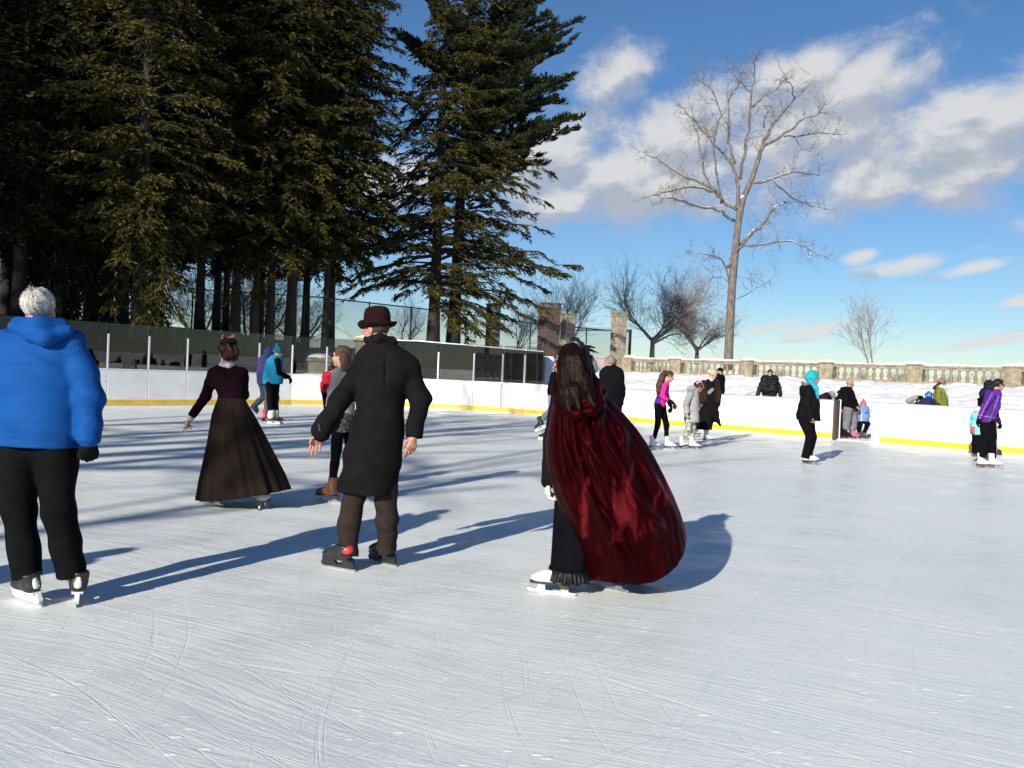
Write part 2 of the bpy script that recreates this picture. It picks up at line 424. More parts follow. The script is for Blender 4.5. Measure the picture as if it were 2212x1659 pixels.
SNOWCAP = mat('snow_cap', (.86, .87, .89), .65, (3, .08), (14, .6, .03))
ice_poly = BL + BR + [(34, -14), (-31, -14)]
mb = MB(); mb.add([(x, y, 0.0) for x, y in ice_poly], [tuple(range(len(ice_poly)))][::-1])
ice = mb.build('ice', ICE); tag(ice, kind='structure')
if ice.data.polygons[0].normal.z < 0: ice.data.flip_normals()

# --- snow-covered ground: flat round the rink, a bank up to the balustrade, a terrace under the trees
GW = [(-60, 30), (-26.0, 35.5), (-15.4, 41.0), (-11.6, 49.0), (-9.2, 46.2), (3.0, 46.2), (7.0, 55.5)]   # line of retaining walls
def ground_h(X, Y):
    ins = inside(X, Y, ice_poly + [])
    db = np.minimum(poly_dist(X, Y, BL), poly_dist(X, Y, BR))
    dl = seg_dist(X, Y, BALA - (BALB - BALA) * 3, BALB + (BALB - BALA) * 2)
    n = np.array((BALB - BALA)[::-1] * (1, -1)); n = n / np.linalg.norm(n); n = n if n[1] > 0 else -n
    side = (X - BALA[0]) * n[0] + (Y - BALA[1]) * n[1]
    t = np.clip((db - 2.0) / (np.maximum(db - 2.0, .01) + np.where(side < 0, dl, 0)), 0, 1)
    bank = .04 + 1.72 * (t * t * (3 - 2 * t)) + .05 * np.sin(X * 1.3 + 2 * np.sin(Y * .7)) * np.clip(db - 2, 0, 1) * .8
    right = np.clip((X - .068 * Y) / 1.6, 0, 1)
    h = .04 + (bank - .04) * right
    # terrace beyond the retaining walls
    poly = GW + [(60, 200), (60, 1500), (-900, 1500), (-900, 30)]
    ter = inside(X, Y, [(-60, 31.2), (-26.4, 36.6), (-16.2, 42.2), (-12.8, 49.8), (-9.4, 51.5), (-8.2, 47.3), (2.2, 47.6), (3.2, 60), (60, 400), (-400, 400), (-400, 31)])
    h = np.where(ter, np.maximum(h, 2.45 + .12 * np.sin(X * .5) * np.sin(Y * .6)), h)
    # snow thrown up along the boards
    ridge = .45 * np.exp(-((db - 2.6) / 1.0) ** 2) * right * (.55 + .45 * np.sin(X * 2.1 + 1.7 * np.sin(Y * 1.9)))
    lump = np.zeros(np.broadcast(X, Y).shape); rg = np.random.default_rng(2)
    for k in range(26):
        a_ = rg.uniform(0, 6.28); fq = rg.uniform(1.2, 9.0); lump = lump + np.sin(fq * (X * math.cos(a_) + Y * math.sin(a_)) + rg.uniform(0, 6.28)) * .030 / fq ** .6
    lump = np.where(lump > 0, lump * 1.2, lump * .7) * np.clip(db - .8, 0, 1) * np.where(side < -.8, 1, 0) * right
    gate = np.clip((np.hypot(X - 10.0, Y - 25.6) - 2.6) / 2.0, 0, 1); h = .02 + (h - .02 + np.where(side < -1, ridge, 0) + lump) * gate
    h = np.where(ins, -.25, h)
    far = np.clip((np.hypot(X, Y) - 90) / 60, 0, 1)
    return h * (1 - far) + (.2) * far
xs = np.unique(np.concatenate([np.linspace(-3000, -60, 12), np.linspace(-60, 2, 125), np.linspace(2, 36, 180), np.linspace(36, 60, 49), np.linspace(60, 3000, 12)]))
ys = np.unique(np.concatenate([np.linspace(-3000, -20, 12), np.linspace(-20, 20, 81), np.linspace(20, 60, 210), np.linspace(60, 90, 61), np.linspace(90, 4000, 14)]))
GXX, GYY = np.meshgrid(xs, ys, indexing='ij'); GZ = ground_h(GXX, GYY)
nx, ny = GXX.shape; ii = np.arange(nx * ny).reshape(nx, ny)
gf = np.stack([ii[:-1, :-1], ii[1:, :-1], ii[1:, 1:], ii[:-1, 1:]], -1).reshape(-1, 4)
ground = mesh('snow_ground', np.stack([GXX, GYY, GZ], -1).reshape(-1, 3), gf, SNOW); tag(ground, kind='structure')

# --- rink boards and glass
WHITE = mat('white_board', (.80, .80, .79), .38, (2.5, .05), (30, .15, .004))
t = NT(WHITE.node_tree); o = t.add('ShaderNodeTexCoord').outputs['Object']; bs_ = t.n['Principled BSDF'].inputs['Base Color']; src_ = bs_.links[0].from_socket
sc1 = t.m('MULTIPLY', t.ramp(t.noise(t.mapping(o, (1, 1, 2.2), (.3, .2, .5)), 9.0, 3.0), .66, .72), t.ramp(t.noise(o, .7, 2.0), .45, .6)); gr_ = t.ramp(t.noise(t.mapping(o, (.6, .6, 1.2)), 1.6, 5.0), .50, .75)
t.l.new(t.mix(t.m('MULTIPLY', sc1, .65), t.mix(t.m('MULTIPLY', gr_, .35), src_, (.55, .56, .55)), (.16, .16, .17)), bs_)
YEL = mat('yellow_kick_plate', (.78, .50, .02), .4, (3, .15))
ALU = mat('aluminium', (.62, .63, .64), .35, (20, .12), metal=.6)
DARKEND = mat('dark_board_edge', (.06, .055, .055), .6, (30, .3))
RUST = mat('rusty_bolts', (.25, .06, .03), .8)
REDLINE = mat('red_line_paint', (.62, .25, .26), .5)
def glass_mat(name, tint, refl):
    m = bpy.data.materials.new(name); m.use_nodes = True; t = NT(m.node_tree); t.n.clear()
    o = t.add('ShaderNodeOutputMaterial'); tr = t.add('ShaderNodeBsdfTransparent'); gl = t.add('ShaderNodeBsdfGlossy')
    tr.inputs[0].default_value = (*tint, 1); gl.inputs['Roughness'].default_value = .01; gl.inputs[0].default_value = (.9, .93, .92, 1)
    fr = t.add('ShaderNodeFresnel'); fr.inputs[0].default_value = 1.5
    mx = t.add('ShaderNodeMixShader'); t.l.new(t.m('MULTIPLY', fr.outputs[0], refl, clamp=True), mx.inputs[0])
    t.l.new(tr.outputs[0], mx.inputs[1]); t.l.new(gl.outputs[0], mx.inputs[2]); t.l.new(mx.outputs[0], o.inputs[0]); return m
GLASS = glass_mat('rink_glass', (.66, .675, .67), 1.0)
BH = 1.07
def along(pts, s):
    pts = [np.array(p, float) for p in pts]
    for a, b in zip(pts[:-1], pts[1:]):
        L = np.linalg.norm(b - a)
        if s <= L or b is pts[-1]: return a + (b - a) * (s / L)
        s -= L
def arclen_at_column(pts, x):
    """arc length where the sight line through photo column x meets the plan line"""
    v = raydir(x, 850.0); tot = 0; best = None
    for a, b in zip(pts[:-1], pts[1:]):
        a = np.array(a, float); b = np.array(b, float); d = b - a; L = np.linalg.norm(d)
        M = np.array([[v[0], -d[0]], [v[1], -d[1]]])
        try: s, t = np.linalg.solve(M, a)
        except Exception: s, t = -1, -1
        if s > 0 and -1e-6 <= t <= 1 + 1e-6: best = tot + t * L
        tot += L
    return best
def length(pts): return sum(np.linalg.norm(np.array(b, float) - np.array(a, float)) for a, b in zip(pts[:-1], pts[1:]))
def piece(a, b, z0, z1, th, off, n_out):
    """upright slab from plan point a to b; off = how far its middle lies outside the line"""
    a = np.array(a); b = np.array(b); c = (a + b) / 2 + n_out * off; L = np.linalg.norm(b - a)
    return (*c, (z0 + z1) / 2), (L, th, z1 - z0), math.atan2(*(b - a)[::-1])
def barrier(root, pts, cuts, glazed_to, kick_from=None):
    for i, (s0, s1) in enumerate(zip(cuts[:-1], cuts[1:])):
        a, b = along(pts, s0), along(pts, s1); d = nrm(b - a); n = np.array((-d[1], d[0]))
        if n @ (a + b) < 0: n = -n          # pointing away from the rink
        g = .004; a2, b2 = a + d * g, b - d * g
        p = MB(); p.box(*piece(a2, b2, 0, BH, .07, .035, n)[:2], yaw=piece(a2, b2, 0, 1, 1, 0, n)[2], bev=.012)
        pan = p.build('board_panel', WHITE, root)
        if kick_from is None or s0 >= kick_from - .01:
            k = MB(); c, sz, yw = piece(a2, b2, .035, .185, .012, -.003, n); k.box(c, sz, yw, .003); k.build('kick_plate', YEL, pan)
        cp = MB(); c, sz, yw = piece(a, b, BH + .001, BH + .03, .085, .035, n); cp.box(c, sz, yw, .008); cp.build('top_rail', ALU if not glazed_to else WHITE, pan)
        if glazed_to and s1 <= glazed_to + .05:
            gm_ = MB(); c, sz, yw = piece(a2 + d * .02, b2 - d * .02, BH + .031, BH + 1.36, .012, .04, n); gm_.box(c, sz, yw); gm_.build('glass_pane', GLASS, root)
            st = MB(); q = a + n * .0; st.box((*(q + n * .012), BH + .031 + .51), (.055, .045, 1.02), yw, .008); st.build('stanchion', ALU, root)
r1 = thing('rink_barrier', 'long white rink board with yellow kick plate and glass screen in front of the evergreens', 'barrier', (-8.5, 30, 0))
stx = [230.7, 319.3, 402.7, 482, 557.6, 629, 703.4, 785, 868, 944, 1021, 1083, 1130.6, 1175]
ss = [arclen_at_column(BL, x) for x in stx]
first = ss[0]; pre = [first - 2.3 * k for k in range(9, 0, -1)]
tot = length(BL); post = list(np.arange(ss[-1] + .02, tot, 2.36)); post[-1] = tot
barrier(r1, BL, pre + ss, 1e9)
r1b = thing('rink_barrier', 'low white rink board without glass behind the skating girl in pink', 'barrier', (5, 27.5, 0))
barrier(r1b, BL, [ss[-1]] + post[1:], 0)
sr = arclen_at_column(BL, 1083); a = along(BL, sr - .05); b = along(BL, sr + .05); d = nrm(b - a); n = np.array((-d[1], d[0])); n = n if n[1] > 0 else -n
c, sz, yw = piece(a, b, .19, BH - .01, .012, -.0045, n); q = MB(); q.box(c, sz, yw); q.build('red_line', REDLINE, r1)
# open gate: dark ended post beside the opening
a = np.array(BL[-1]); d = nrm(np.array(BR[0]) - a); n = np.array((-d[1], d[0])); n = n if n[1] > 0 else -n
q = MB(); c, sz, yw = piece(a + d * .004, a + d * .06, 0, BH + .03, .30, .12, n); q.box(c, sz, yw, .004); ge = q.build('gate_jamb', DARKEND, r1b)
q = MB(); c, sz, yw = piece(a + d * .004, a + d * .072, 0, BH + .04, .05, .298, n); q.box(c, sz, yw, .004); q.build('jamb_strip', WHITE, ge)
q = MB()
for k in range(12): q.box((*(a + d * .063 + n * .05), .12 + k * .078), (.012, .05, .05), yw, .003)
tag(q.build('bolt_row', RUST, ge), kind='stuff')
r2 = thing('rink_barrier', 'white rink board beyond the open gate with the purple skater in front', 'barrier', (14, 19.5, 0))
sk = arclen_at_column(BR, 1905)
barrier(r2, BR, [0, sk, sk + 2.0] + list(np.arange(sk + 4.4, length(BR), 2.4)), 0, kick_from=sk)

# --- balustrade on the snow bank
STONE = mat('weathered_limestone', (.33, .285, .20), .85, (3.5, .45), (22, .7, .02), col2=(.17, .145, .105))
STONE2 = mat('dark_weathered_stone', (.17, .16, .135), .9, (2.5, .5), (18, .8, .03), col2=(.085, .08, .07))
bal = thing('balustrade', 'long stone balustrade with turned balusters and snow capped rail above the snow bank', 'balustrade', (17, 47.5, 1.75))
bd = nrm(BALB - BALA); bn = np.array((-bd[1], bd[0])); byaw = math.atan2(bd[1], bd[0]); z0 = 1.72
pier_s = [arclen_at_column([BALA, BALB], x) for x in (1460, 1615, 1786, 1977, 2189)]
pier_s = [.25] + pier_s + [pier_s[-1] + 4.7, pier_s[-1] + 9.4, pier_s[-1] + 14.1]
def on_bal(s, z): return (*(BALA + bd * s), z)
rnd = random.Random(3)
bprof = [(.085, 0), (.085, .05), (.055, .06), (.06, .09), (.095, .17), (.10, .23), (.075, .32), (.048, .42), (.042, .47), (.06, .485), (.06, .50), (.045, .51), (.08, .53), (.08, .575)]
b0 = None
for i, s in enumerate(pier_s):
    q = MB(); q.box(on_bal(s, z0 + .47), (.74, .50, .94), byaw, .012); q.box(on_bal(s, z0 + .06), (.82, .58, .12), byaw, .015)
    q.box(on_bal(s, z0 + .985), (.86, .62, .09), byaw, .02)
    pr = q.build('pier', STONE, bal)
    pn = MB(); pn.box((*(BALA + bd * s - (bn if bn[1] > 0 else -bn) * .256), z0 + .5), (.5, .02, .6), byaw, .008); pn.build('panel', STONE, pr)
    if i + 1 < len(pier_s):
        e = pier_s[i + 1]; L = e - s - .74; mid = (s + e) / 2
        q = MB(); q.box(on_bal(mid, z0 + .08), (L, .40, .16), byaw, .012); q.build('base_rail', STONE, bal)
        q = MB(); q.box(on_bal(mid, z0 + .81), (L, .36, .10), byaw, .012); q.box(on_bal(mid, z0 + .915), (L - .004, .46, .11), byaw, .02); q.build('top_rail', STONE, bal)
        nb = 10 if i < 6 else 9
        for k in range(nb):
            p = on_bal(s + .37 + L * (k + .5) / nb, z0 + .162)
            if b0 is None:
                q = MB(); q.lathe(p, bprof, 10); b0 = q.build('baluster', STONE, bal, True); bp = np.array(p)
            else:
                o = b0.copy(); C.objects.link(o); o.parent = bal; o.location = b0.location + Vector(np.array(p) - bp)
# snow lying along the top
sn = []; S = np.arange(0.0, pier_s[-1] + .5, .22)
for s in S:
    atp = min(abs(s - e) for e in pier_s) < .43
    zt = z0 + (1.03 if atp else .97); hgt = .075 + .05 * math.sin(s * 1.7) * math.sin(s * .6 + 1) + .02 * rnd.random() + (.045 if atp else 0); wd = .27 if atp else .22
    c = np.array(on_bal(s, zt)); n3 = np.array((*bn, 0.0))
    sn.append([c + n3 * (wd * math.cos(u)) * (1 if abs(math.cos(u)) < .99 else 1) + np.array((0, 0, max(0, math.sin(u)) * hgt - .003)) for u in np.linspace(math.pi, 0, 7)] + [c - n3 * -.0 + np.array((0, 0, -.005))])
v, f = loft(sn, True, True, True); mesh('snow_cap', v, f, SNOWCAP, bal)

# --- stone gate pillars, brick ruin, wall sections, dark retaining wall
def brick_mat():
    m = bpy.data.materials.new('old_brick'); m.use_nodes = True; t = NT(m.node_tree); b = t.n['Principled BSDF']
    o = t.add('ShaderNodeTexCoord').outputs['Object']
    sp = t.add('ShaderNodeSeparateXYZ'); t.l.new(o, sp.inputs[0]); cb = t.add('ShaderNodeCombineXYZ')
    t.l.new(t.m('ADD', sp.outputs[0], sp.outputs[1]), cb.inputs[0]); t.l.new(sp.outputs[2], cb.inputs[1])
    br = t.add('ShaderNodeTexBrick'); t.l.new(cb.outputs[0], br.inputs['Vector']); br.inputs['Scale'].default_value = 1.0
    br.inputs['Brick Width'].default_value = .22; br.inputs['Row Height'].default_value = .075; br.inputs['Mortar Size'].default_value = .008
    br.inputs[1].default_value = (.09, .028, .018, 1); br.inputs[2].default_value = (.045, .018, .014, 1); br.inputs[3].default_value = (.10, .09, .075, 1)  # brick tones lowered to stand for tree shade on the pillar
    ns = t.ramp(t.noise(o, 1.6, 5.0), .46, .56)
    t.l.new(t.mix(ns, br.outputs[0], (.055, .05, .04)), b.inputs['Base Color']); b.inputs['Roughness'].default_value = .9
    return m
BRICK = brick_mat()
def pillar(label, x, y_top, Z, wpx, zbase, m, cap_m, yaw, tall_cap=True):
    wd = wpx / FPX * Z; top = P(x, y_top, Z); X = top[0]; zt = top[2]
    root = thing('stone_pillar', label, 'pillar', (X, Z, zbase))
    q = MB(); q.box((X, Z, (zbase + zt - .3) / 2), (wd, wd, zt - .3 - zbase), yaw, .02); q.build('shaft', m, root)
    q = MB(); q.box((X, Z, zt - .26), (wd * 1.06, wd * 1.06, .08), yaw, .02); q.box((X, Z, zt - .14), (wd * 1.02, wd * 1.02, .16), yaw, .02); q.box((X, Z, zt - .04), (wd * 1.16, wd * 1.16, .08), yaw, .025)
    q.build('capital', cap_m, root)
    return root
pillar('tall stone pillar with moulded cap at the end of the balustrade', 1338, 675, 57.2, 25, 0.4, STONE, STONE, .45)
pillar('stone gate pillar beside the crumbling brick one', 1228, 678, 58, 24, 0.4, STONE, STONE, .45)
pillar('crumbling brick and stone pillar behind the rink glass end', 1188, 655, 52, 36, 0.1, BRICK, STONE2, .45)  # darker stone on the capital carries its shade
pillar('dark pillar standing among the low evergreen boughs', 1067, 656, 55, 24, 1.5, STONE2, STONE2, .45)
def wall(name, label, pts, z0_, tops, th, m, plinth=None, cope=None, snow=False):
    c = np.mean(pts, 0); root = thing(name, label, 'wall', (c[0], c[1], z0_)); q = MB(); k = MB(); p2 = MB(); s = MB()
    for (a, b, ta, tb) in zip(pts[:-1], pts[1:], tops[:-1], tops[1:]):
        a = np.array(a, float); b = np.array(b, float); d = nrm(b - a); n = np.array((-d[1], d[0])); n = n if n[1] > 0 else -n
        def slab(mb_, off0, off1, za0, za1, zb0, zb1):
            vs = []
            for (pt, zl, zh) in ((a, za0, za1), (b, zb0, zb1)):
                for o_ in (off0, off1):
                    for z in (zl, zh): vs.append((*(pt + n * o_), z))
            mb_.add(vs, [(0, 1, 3, 2), (4, 6, 7, 5), (0, 4, 5, 1), (2, 3, 7, 6), (0, 2, 6, 4), (1, 5, 7, 3)])
        slab(q, 0, th, z0_, ta, z0_, tb)
        slab(k, -.07, th + .07, ta + .002, ta + .16, tb + .002, tb + .16)
        if plinth: slab(p2, -.25, -.003, z0_, z0_ + plinth, z0_, z0_ + plinth)
        if snow: slab(s, -.02, th + .02, ta + .165, ta + .215, tb + .165, tb + .215)
    q.build('masonry', m, root); k.build('coping', cope or m, root)
    if plinth: p2.build('plinth', m, root)
    if snow: s.build('snow_cap', SNOWCAP, root)
    return root
SHADEWALL = mat('shaded_retaining_wall', (.017, .0175, .018), .95, (1.2, .6), (9, .8, .04), spec=.1, col2=(.007, .007, .0075))  # the grove's shade is put into this near-black colour
wall('retaining_wall', 'shaded stone retaining wall under the grove seen through the glass', [(-60, 30), (-26.0, 35.5), (-15.4, 41.0), (-11.6, 49.0)], 0.0, [3.0, 2.95, 2.75, 2.45], .5, SHADEWALL)
wall('retaining_wall', 'dark retaining wall with a ledge below the two trunked hemlock', [(-8.3, 46.2), (-5.0, 46.2), (1.6, 46.6)], 0.0, [2.70, 2.72, 2.45], .5, SHADEWALL, plinth=1.0, snow=True)
GREYW = mat('grey_rendered_wall', (.30, .285, .29), .9, (1.5, .12), (30, .3, .01))
wall('garden_wall', 'plain grey wall between the stone pillars', [(3.9, 56.6), (6.5, 56.4)], 0.2, [2.72, 2.55], .4, GREYW)
# stone piers with snow on them near the hatted man
def snow_pier(label, x, y_top, Z, w_, zb, m):
    t_ = P(x, y_top, Z); root = thing('stone_pier', label, 'pier', (t_[0], Z, zb)); zt = t_[2] - .16
    q = MB(); q.box((t_[0], Z, (zb + zt) / 2), (w_, w_, zt - zb), .2, .02); q.box((t_[0], Z, zb + .1), (w_ * 1.12, w_ * 1.12, .2), .2, .02); q.build('shaft', m, root)
    q = MB(); q.box((t_[0], Z, zt - .12), (w_ * 1.14, w_ * 1.14, .14), .2, .03); q.build('capital', m, root)
    ff = folds_(ell_((t_[0], Z, zt - .04), (w_ * .55, w_ * .55, .2)), .015, 9, 1); ff = cut_(ff, ((0, 0, zt - .045), (0, 0, -1)))
    blob('snow_cap', ff, SNOWCAP, root, .05)
snow_pier('pale stone pier with a rounded snow cap behind the bowler hat', 800, 724, 45.6, 1.45, 1.2, STONE)
snow_pier('low stone block with a snow top behind the rink glass', 692, 764, 37.5, 0.95, 0.0, STONE)
# --- chain-link fence
BLK = mat('black_fence_paint', (.012, .012, .013), .5)
fpts = [(-16.5, 44.5), (-11.0, 49.8), (-5.5, 55.5), (1.9, 63.5), (8.6, 64.5)]; ftop = [5.0, 5.25, 5.2, 5.0, 4.75]
fen = thing('chain_link_fence', 'tall black chain link fence running behind the evergreen trunks', 'fence', (-4, 56, 2.4))
wr = MB()
for (a, b, ta, tb) in zip(fpts[:-1], fpts[1:], ftop[:-1], ftop[1:]):
    a = np.array(a); b = np.array(b); L = np.linalg.norm(b - a); d = (b - a) / L
    q = MB(); q.tube([(*a, ta), (*b, tb)], .04, 6); q.build('rail', BLK, fen)
    for k in range(int(L / 3.2) + 1):
        p = a + d * min(L, k * 3.2 + .2); zt = ta + (tb - ta) * min(1, (k * 3.2 + .2) / L)
        q = MB(); q.tube([(*p, 2.0), (*p, zt + .06)], .045, 6); q.build('post', BLK, fen)
    h_ = 2.9; step = .11; nn = int((L + h_) / step)
    for sgn in (1, -1):
        for k in range(nn):
            s0 = k * step - (h_ if sgn > 0 else 0); s1 = s0 + (h_ if sgn > 0 else 0); s0b = s0 + h_ if sgn < 0 else s0
            u0, u1 = (s0, s0 + h_); zb, zt = (0, h_) if sgn > 0 else (h_, 0)
            c0, c1 = max(0, u0), min(L, u1)
            if c1 - c0 < .05: continue
            f0, f1 = (c0 - u0) / h_, (c1 - u0) / h_
            A = a + d * c0; B = a + d * c1; zA = ta - h_ + zb + (zt - zb) * f0; zB = ta - h_ + zb + (zt - zb) * f1
            n3 = np.array((-d[1], d[0], 0)) * .004; up = np.array((0, 0, .0075))
            A3 = np.array((*A, zA)); B3 = np.array((*B, zB)); wr.add([A3 - up, B3 - up, B3 + up, A3 + up], [(0, 1, 2, 3)])
tag(wr.build('wire_mesh', BLK, fen), kind='stuff')
q = MB(); pz = P(1363, 712, 58); 
q.tube([(pz[0], 58, 1.2), (pz[0], 58, pz[2])], .06, 6); pz2 = P(1245, 713, 58.6); q.tube([(pz[0], 58, pz[2] - .05), (pz2[0], 58.6, pz2[2])], .045, 6)
fr_ = q.build('fence_post', BLK, fen)
# low snow-dusted clutter behind the glass
CRATE = mat('pale_green_metal', (.35, .42, .38), .6)
cr = thing('bench', 'snow covered metal bench behind the glass by the teal skater', 'bench', (P(680, 795, 35)[0], 35, 0.0)); bx_ = P(680, 795, 35)[0]
q = MB()
for sx in (-.75, .75):
    for sy in (-.2, .2): q.box((bx_ + sx, 35 + sy, .45), (.06, .06, .9), 0)
q.build('leg', CRATE, cr); q = MB(); q.box((bx_, 35, .92), (1.8, .5, .05), 0, .01); q.build('seat', CRATE, cr)
ff = cut_(folds_(ell_((bx_, 35, .95), (.92, .28, .16)), .02, 11, 2), ((0, 0, .947), (0, 0, -1))); blob('snow_cover', ff, SNOWCAP, cr, .045)
# ================================================================== TREES
BARKD = mat('dark_conifer_bark', (.022, .018, .016), .95, (5, .5), (30, .9, .03), stretch=(1, 1, .25))  # trunk shade worked into the near-black bark colour
def bark_snow(name, col, snow_lo):
    m = bpy.data.materials.new(name); m.use_nodes = True; t = NT(m.node_tree); b = t.n['Principled BSDF']; b.inputs['Roughness'].default_value = .9
    o = t.add('ShaderNodeTexCoord').outputs['Object']; g = t.add('ShaderNodeNewGeometry'); sp = t.add('ShaderNodeSeparateXYZ'); t.l.new(g.outputs['Normal'], sp.inputs[0])
    n = t.noise(t.mapping(o, (1, 1, .3)), 9.0, 5.0)
    c = t.mix(t.ramp(n, .35, .65), tuple(q * 1.25 for q in col), tuple(q * .6 for q in col))
    up = t.m('MULTIPLY', t.ramp(sp.outputs[2], snow_lo, snow_lo + .12), t.ramp(t.noise(o, .8, 3.0), .47, .56))
    t.l.new(t.mix(up, c, (.82, .83, .85)), b.inputs['Base Color']); t.l.new(t.bump(n, .6, .02), b.inputs['Normal']); return m
BARK = bark_snow('grey_bark', (.14, .122, .105), .62)
BARKR = bark_snow('reddish_twig_bark', (.21, .172, .155), .80)
BARKW = bark_snow('snowy_thicket_bark', (.10, .075, .068), .5)
def needle(name, a, b_, tr):
    m = bpy.data.materials.new(name); m.use_nodes = True; t = NT(m.node_tree); p = t.n['Principled BSDF']
    o = t.add('ShaderNodeTexCoord').outputs['Object']; gi = t.add('ShaderNodeNewGeometry')
    f = t.m('ADD', t.m('MULTIPLY', t.noise(o, .55, 3.0), .7), t.m('MULTIPLY', gi.outputs['Random Per Island'], .42))
    t.l.new(t.mix(t.ramp(f, .35, .85), a, b_), p.inputs['Base Color']); p.inputs['Roughness'].default_value = .6; p.inputs['Specular IOR Level'].default_value = .08
    return m
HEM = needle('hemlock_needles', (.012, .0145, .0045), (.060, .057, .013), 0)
HEML = needle('sunlit_hemlock_needles', (.011, .0125, .004), (.092, .080, .015), 0)  # sunlight on the boughs painted in as a lighter needle colour
HEMD = needle('shaded_hemlock_needles', (.006, .008, .0035), (.024, .024, .007), 0)  # shaded version of the hemlock needles, the darkness held in the colour
PINE = needle('pine_needles', (.010, .016, .007), (.044, .054, .020), 0)

def crown_mesh(boughs, rng, twig_gap=.24, twig_len=.75, nb=9, blade=(.26, .055), droop=.35, upturn=0.0, dens=1.0):
    """boughs: list of (start, end, sag). Returns blade quads and limb tubes."""
    BP, BD, BW = [], [], []; limbs = MB()
    for (s, e, sag) in boughs:
        s = np.asarray(s, float); e = np.asarray(e, float); L = np.linalg.norm(e - s); m = 8
        tt = np.linspace(0, 1, m)[:, None]; pts = s + (e - s) * tt; pts[:, 2] += (sag * (4 * tt * (1 - tt)))[:, 0] * L * .25
        pts[1:-1] += rng.normal(0, .035 * L ** .5, (m - 2, 3))
        limbs.tube(pts, np.linspace(.018 + .012 * L, .012, m), 4, False)
        n = max(4, int(L / twig_gap * dens)); u = rng.uniform(.14, 1, n) ** .8; u[-3:] = (.94, .97, 1.0)
        bp = np.stack([np.interp(u, tt[:, 0], pts[:, i]) for i in range(3)], 1)
        hd = nrm(e - s); sd_ = nrm(np.cross(hd, (0, 0, 1))); sg = np.where(rng.random(n) < .5, -1, 1)[:, None]
        sp = rng.uniform(.25, 1.1, n)[:, None]
        td = hd * rng.uniform(.45, 1.0, n)[:, None] + sd_ * sg * sp + np.array((0, 0, 1.0)) * (rng.normal(upturn - droop * .5, .22, n))[:, None]
        td /= np.linalg.norm(td, axis=1)[:, None]
        tl = twig_len * rng.uniform(.45, 1.15, n) * (1.15 - .55 * u) * min(1, .45 + L / 4)
        k = nb; w_ = rng.uniform(.02, 1, (n, k))
        bpos = bp[:, None] + td[:, None] * (tl[:, None] * w_)[..., None]
        bpos[..., 2] -= (droop * tl[:, None] * w_ ** 2) * .55
        s2 = np.cross(td, (0, 0, 1.0)); s2 /= np.linalg.norm(s2, axis=1)[:, None] + 1e-6
        sg2 = np.where(rng.random((n, k)) < .5, -1, 1)
        bd = td[:, None] * rng.uniform(.5, 1.0, (n, k))[..., None] + s2[:, None] * (sg2 * rng.uniform(.15, .95, (n, k)))[..., None]
        bd[..., 2] += rng.normal(upturn - droop * .55, .25, (n, k))
        bd /= np.linalg.norm(bd, axis=2)[..., None]
        BP.append(bpos.reshape(-1, 3)); BD.append(bd.reshape(-1, 3))
    p = np.concatenate(BP); d = np.concatenate(BD); N = len(p)
    ln = blade[0] * rng.uniform(.55, 1.25, N)[:, None]; wd = blade[1] * rng.uniform(.7, 1.3, N)[:, None]
    r = rng.normal(0, 1, (N, 3)); r[:, 2] *= .5; sdv = np.cross(d, r); sdv /= np.linalg.norm(sdv, axis=1)[:, None] + 1e-6
    tip = p + d * ln; tip[:, 2] -= droop * .12 * ln[:, 0]; mid = p + d * ln * .45
    V = np.stack([p, mid + sdv * wd, tip, mid - sdv * wd], 1).reshape(-1, 3)
    F = np.arange(4 * N).reshape(N, 4)
    return V, F, limbs
def conifer(label, base, height, crown_lo, prof, seed, trunk_r, group, needles=HEM, n_boughs=110, extra=(), lean=(0, 0), kind='hemlock_tree', plume=0, **kw):
    rng = np.random.default_rng(seed); base = np.asarray(base, float)
    root = thing(kind, label, 'tree', tuple(base), group)
    def axis(h): return base + np.array((lean[0] * h, lean[1] * h, h))
    hs = np.linspace(-.3, height, 9); tr = MB(); tr.tube([axis(h) for h in hs], [trunk_r * (1.25 if i == 0 else 1) * (1 - .9 * max(0, h) / height) + .02 for i, h in enumerate(hs)], 9)
    bo = []
    for i in range(n_boughs):
        h = crown_lo + (height - crown_lo) * (i + rng.random()) / n_boughs
        az_ = i * 2.399 + rng.normal(0, .3)
        R = prof(h, az_) * rng.uniform(.62, 1.06)
        if R < .2: continue
        s = axis(h); e = s + np.array((math.cos(az_) * R, math.sin(az_) * R, R * rng.uniform(-.28, .12) + kw.get('rise', 0) * R))
        bo.append((s, e, rng.uniform(.1, .5)))
    for (h, e) in extra:
        bo.append((axis(h), np.asarray(e, float), rng.uniform(0, .4)))
        for _ in range(plume):
            f = rng.uniform(.6, .98); s_ = axis(h + rng.normal(0, .35)); e_ = s_ + (np.asarray(e, float) - s_) * f + rng.normal(0, (.55, .7, .38)); bo.append((s_, e_, rng.uniform(0, .4)))
    kw2 = {k: v for k, v in kw.items() if k != 'rise'}
    V, F, limbs = crown_mesh(bo, rng, **kw2)
    o = len(tr.v); tr.v += limbs.v; tr.f += [tuple(i + o for i in f) for f in limbs.f]
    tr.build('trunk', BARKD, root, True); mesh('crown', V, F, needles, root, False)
    return root
def copy_thing(src, loc, rz=0.0, sc=1.0, label=None, group=None, szz=None):
    r = src.copy(); C.objects.link(r); r.location = loc; r.rotation_euler = (0, 0, rz); r.scale = (sc, sc, szz or sc)
    if label: r['label'] = label
    if group: r['group'] = group
    for ch in src.children:
        c = ch.copy(); C.objects.link(c); c.parent = r
        for g in ch.children:
            d = g.copy(); C.objects.link(d); d.parent = c
    return r
